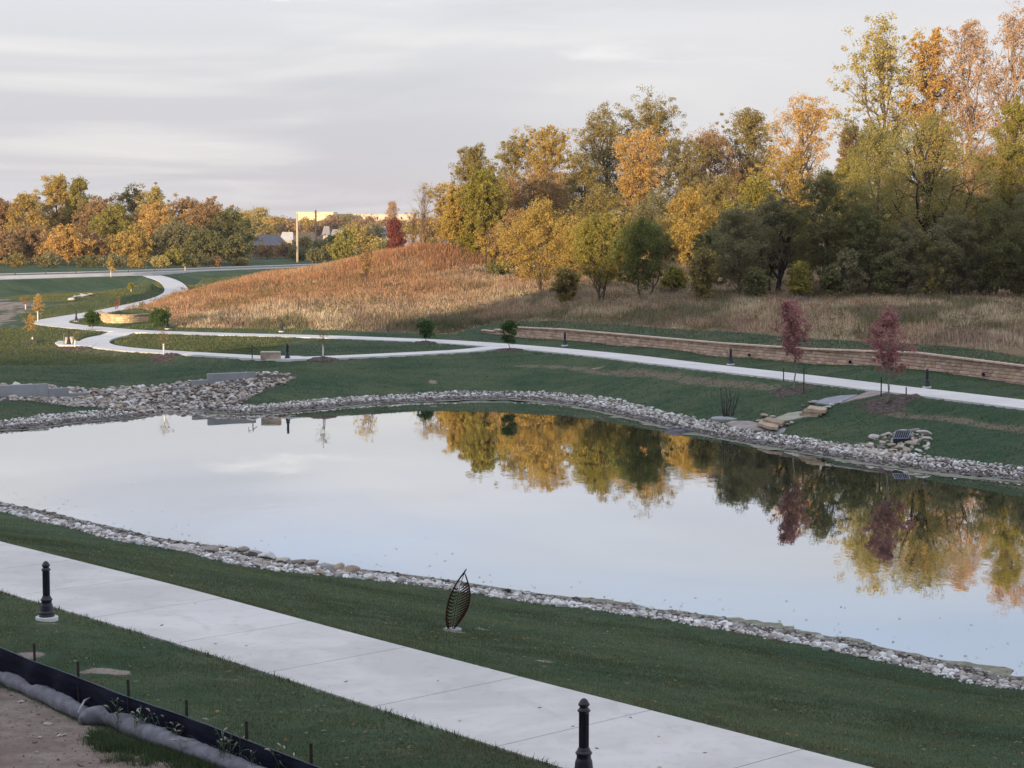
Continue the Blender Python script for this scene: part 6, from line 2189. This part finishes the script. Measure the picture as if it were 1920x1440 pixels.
# ------------------------------------------------------------------ poles and distant buildings
def pole(px, yb, yt, dist, r, mat, label, name, parts=None):
    p = at_d(px, yt, dist)
    z = hz(p[0], dist)
    root = thing(name, label, 'pole', (p[0], dist, z))
    H = p[2] - z
    m = MB()
    m.tube([(0, 0, -0.5), (0, 0, H * 0.5), (0, 0, H)], [r, r * 0.9, r * 0.75], 10)
    put('shaft', m.mesh('shaft', True), mat, root)
    if parts == 'arm':
        m = MB()
        m.box((0, 0, H - 0.9), (2.4, 0.12, 0.12), 0.5)
        m.box((0, 0, H - 1.9), (1.8, 0.12, 0.12), 0.5)
        put('crossarm', m.mesh('crossarm'), mat, root)
    elif parts == 'lamp':
        m = MB()
        m.box((0, 0, H + 0.05), (0.7, 0.35, 0.2), 0.2, 0.03)
        put('lamp_head', m.mesh('lamp_head'), mat, root)
    return root


pole(557, 500, 401, 448, 0.30, M['pole'], 'tall pale lamp pole beside the far road', 'light_pole', 'lamp')
pole(592, 480, 394, 620, 0.34, M['darkwood'], 'dark wooden utility pole right of the pale lamp pole', 'utility_pole', 'arm')
pole(220, 500, 478, 412, 0.16, M['pole'], 'short pale post at the road before the left trees', 'post')
for i, px in enumerate([0, 37, 94, 150, 247, 296, 352]):
    y = float(np.interp(px, [0, 200, 420], [518, 513, 506]))
    q = at_z(px, y + 1.5, 3.2)
    m = MB()
    m.box((0, 0, 0.55), (0.16, 0.16, 1.5), 0.2, 0.01)
    o = put('road_post', m.mesh('road_post'), M['darkwood'] if i < 6 else M['pole'], None, (q[0], q[1] - 3, hz(q[0], q[1] - 3)))
    tag(o, ['dark post at the left edge of the road', 'second dark post along the road edge', 'dark road post above the dark lawn', 'dark road post left of the white guard sapling', 'dark road post below the yellow bushes',
            'dark road post where the path meets the road', 'pale road post right of the path junction'][i], 'post', 'posts along the road')


def mat_wall(name, c):
    return mat_simple(name, c, 0.85, 0.08, 0.5)


def house(px0, px1, ybot, ytop, dist, depth, wallc, roofc, label, gable=True, wins=3, rz=0.0, roof_f=0.45, name='house', cat='house'):
    a, b = at_d(px0, ybot, dist), at_d(px1, ybot, dist)
    top = at_d(px0, ytop, dist)[2]
    cx = (a[0] + b[0]) / 2
    z0 = hz(cx, dist) - 0.5
    W = b[0] - a[0]
    H = top - z0
    wh = H * (1 - roof_f) if roof_f else H
    root = thing(name, label, cat, (cx, dist + depth / 2, z0), rz)
    m = MB()
    m.box((0, 0, wh / 2), (W, depth, wh))
    put('wall', m.mesh('wall'), mat_wall(name + '_wall', wallc), root)
    m = MB()
    if roof_f:
        e = 0.5
        V = [(-W / 2 - e, -depth / 2 - e, wh + 0.003), (W / 2 + e, -depth / 2 - e, wh + 0.003), (W / 2 + e, depth / 2 + e, wh + 0.003), (-W / 2 - e, depth / 2 + e, wh + 0.003),
             (-W / 2 + (0.0 if gable else W * 0.22), 0, H), (W / 2 - (0.0 if gable else W * 0.22), 0, H)]
        m.add(V, [(0, 1, 5, 4), (2, 3, 4, 5), (3, 2, 1, 0)], [(1, 2, 5), (3, 0, 4)])
    else:
        m.box((0, 0, wh + 0.2), (W + 0.4, depth + 0.4, 0.4))
    put('roof', m.mesh('roof'), mat_wall(name + '_roof', roofc), root)
    for i in range(wins):
        x = -W / 2 + W * (i + 0.5) / wins
        m = MB()
        m.box((x, -depth / 2 - 0.03, wh * 0.52), (min(1.2, W / wins * 0.5), 0.08, wh * 0.36))
        put('window', m.mesh('window'), M['glass'], root)
    return root


M['glass'] = mat_simple('window_glass', (0.05, 0.06, 0.07), 0.15, 0.1, 1, 0.5)
house(470, 532, 474, 440, 520, 9, (0.28, 0.11, 0.075), (0.17, 0.165, 0.19), 'low red brick house with a grey roof among the far trees', False, 4)
house(527, 547, 447, 435, 640, 7, (0.45, 0.43, 0.40), (0.5, 0.48, 0.46), 'small white house just left of the pale pole', True, 2)
house(606, 616, 446, 424, 700, 6, (0.52, 0.49, 0.44), (0.30, 0.27, 0.27), 'narrow white gabled house left of the other white one', True, 1)
house(622, 640, 446, 430, 690, 7, (0.50, 0.48, 0.44), (0.33, 0.30, 0.30), 'white house above the yellow green tree', True, 2)
house(700, 722, 440, 424, 720, 8, (0.48, 0.44, 0.38), (0.33, 0.30, 0.30), 'pale house left of the dark red tree', True, 2)
house(748, 792, 470, 440, 420, 9, (0.55, 0.42, 0.31), (0.30, 0.25, 0.25), 'tan house with brown roof right of the dark red tree', False, 3)
wh_m = house(556, 625, 424, 398.5, 1500, 40, (0.80, 0.68, 0.44), (0.72, 0.64, 0.50), 'bright cream end block of the long pale building on the skyline', True, 0, 0, 0, 'warehouse', 'warehouse')
house(626, 775, 424, 402, 1540, 40, (0.66, 0.54, 0.44), (0.62, 0.50, 0.42), 'long low pale wing of the building on the skyline', True, 10, 0, 0, 'warehouse', 'warehouse')

# pale stones in the basin on the left
for i, (px, py) in enumerate([(134, 563), (140, 559), (147, 558), (153, 557), (159, 556), (164, 555)]):
    q = hit(px, py)
    boulder(q[0], q[1], 0.36, 'pale stone in the short row on the basin edge at the left', 'row of pale stones at the left basin', 4, 1.8)

# ------------------------------------------------------------------ unseen building at the camera, its blocks shaped to shade the foreground
M['facade'] = mat_simple('facade', (0.42, 0.38, 0.34), 0.9, 0.06, 0.5)
ho = thing('shade_building', 'large unseen building at the camera, shaped to shade the foreground', 'building', (-12, -18, 4.2))
m = MB()
m.box((15, 0, 11.7), (150, 26, 23.4))
put('wall', m.mesh('wall'), M['facade'], ho)
m = MB()
m.box((-70.02, 0, 8.2), (20, 22, 16.4))  # unseen lower blocks, heights set for the left edge of the shadow
m.box((-130.04, 0, 4.05), (100, 20, 8.1))
put('wing', m.mesh('wing'), M['facade'], ho)
m = MB()
m.box((15, 0, 23.7), (151, 27, 0.6))
put('roof', m.mesh('roof'), M['cast'], ho)
for fl in range(1, 8):
    m = MB()
    for i in range(34):
        x = -56 + i * 4.3
        m.box((x, 13.03, 3.2 * fl - 0.6), (1.8, 0.08, 1.9))
    o = put('window_row', m.mesh('window_row'), M['glass'], ho)

# ------------------------------------------------------------------ thin evening haze
m, t = new_mat('haze')
pv = t.node('ShaderNodeVolumePrincipled', None, Density=0.00009, Anisotropy=0.2)
t.set(pv.inputs['Color'], (0.90, 0.88, 0.92))
t.node('ShaderNodeOutputMaterial', None, Volume=pv)
bx_ = MB()
bx_.box((0, 0, 24), (5600, 5600, 60))
hz_o = put('haze', bx_.mesh('haze'), m)
tag(hz_o, 'thin pale evening haze over the whole place', None, None, 'stuff')
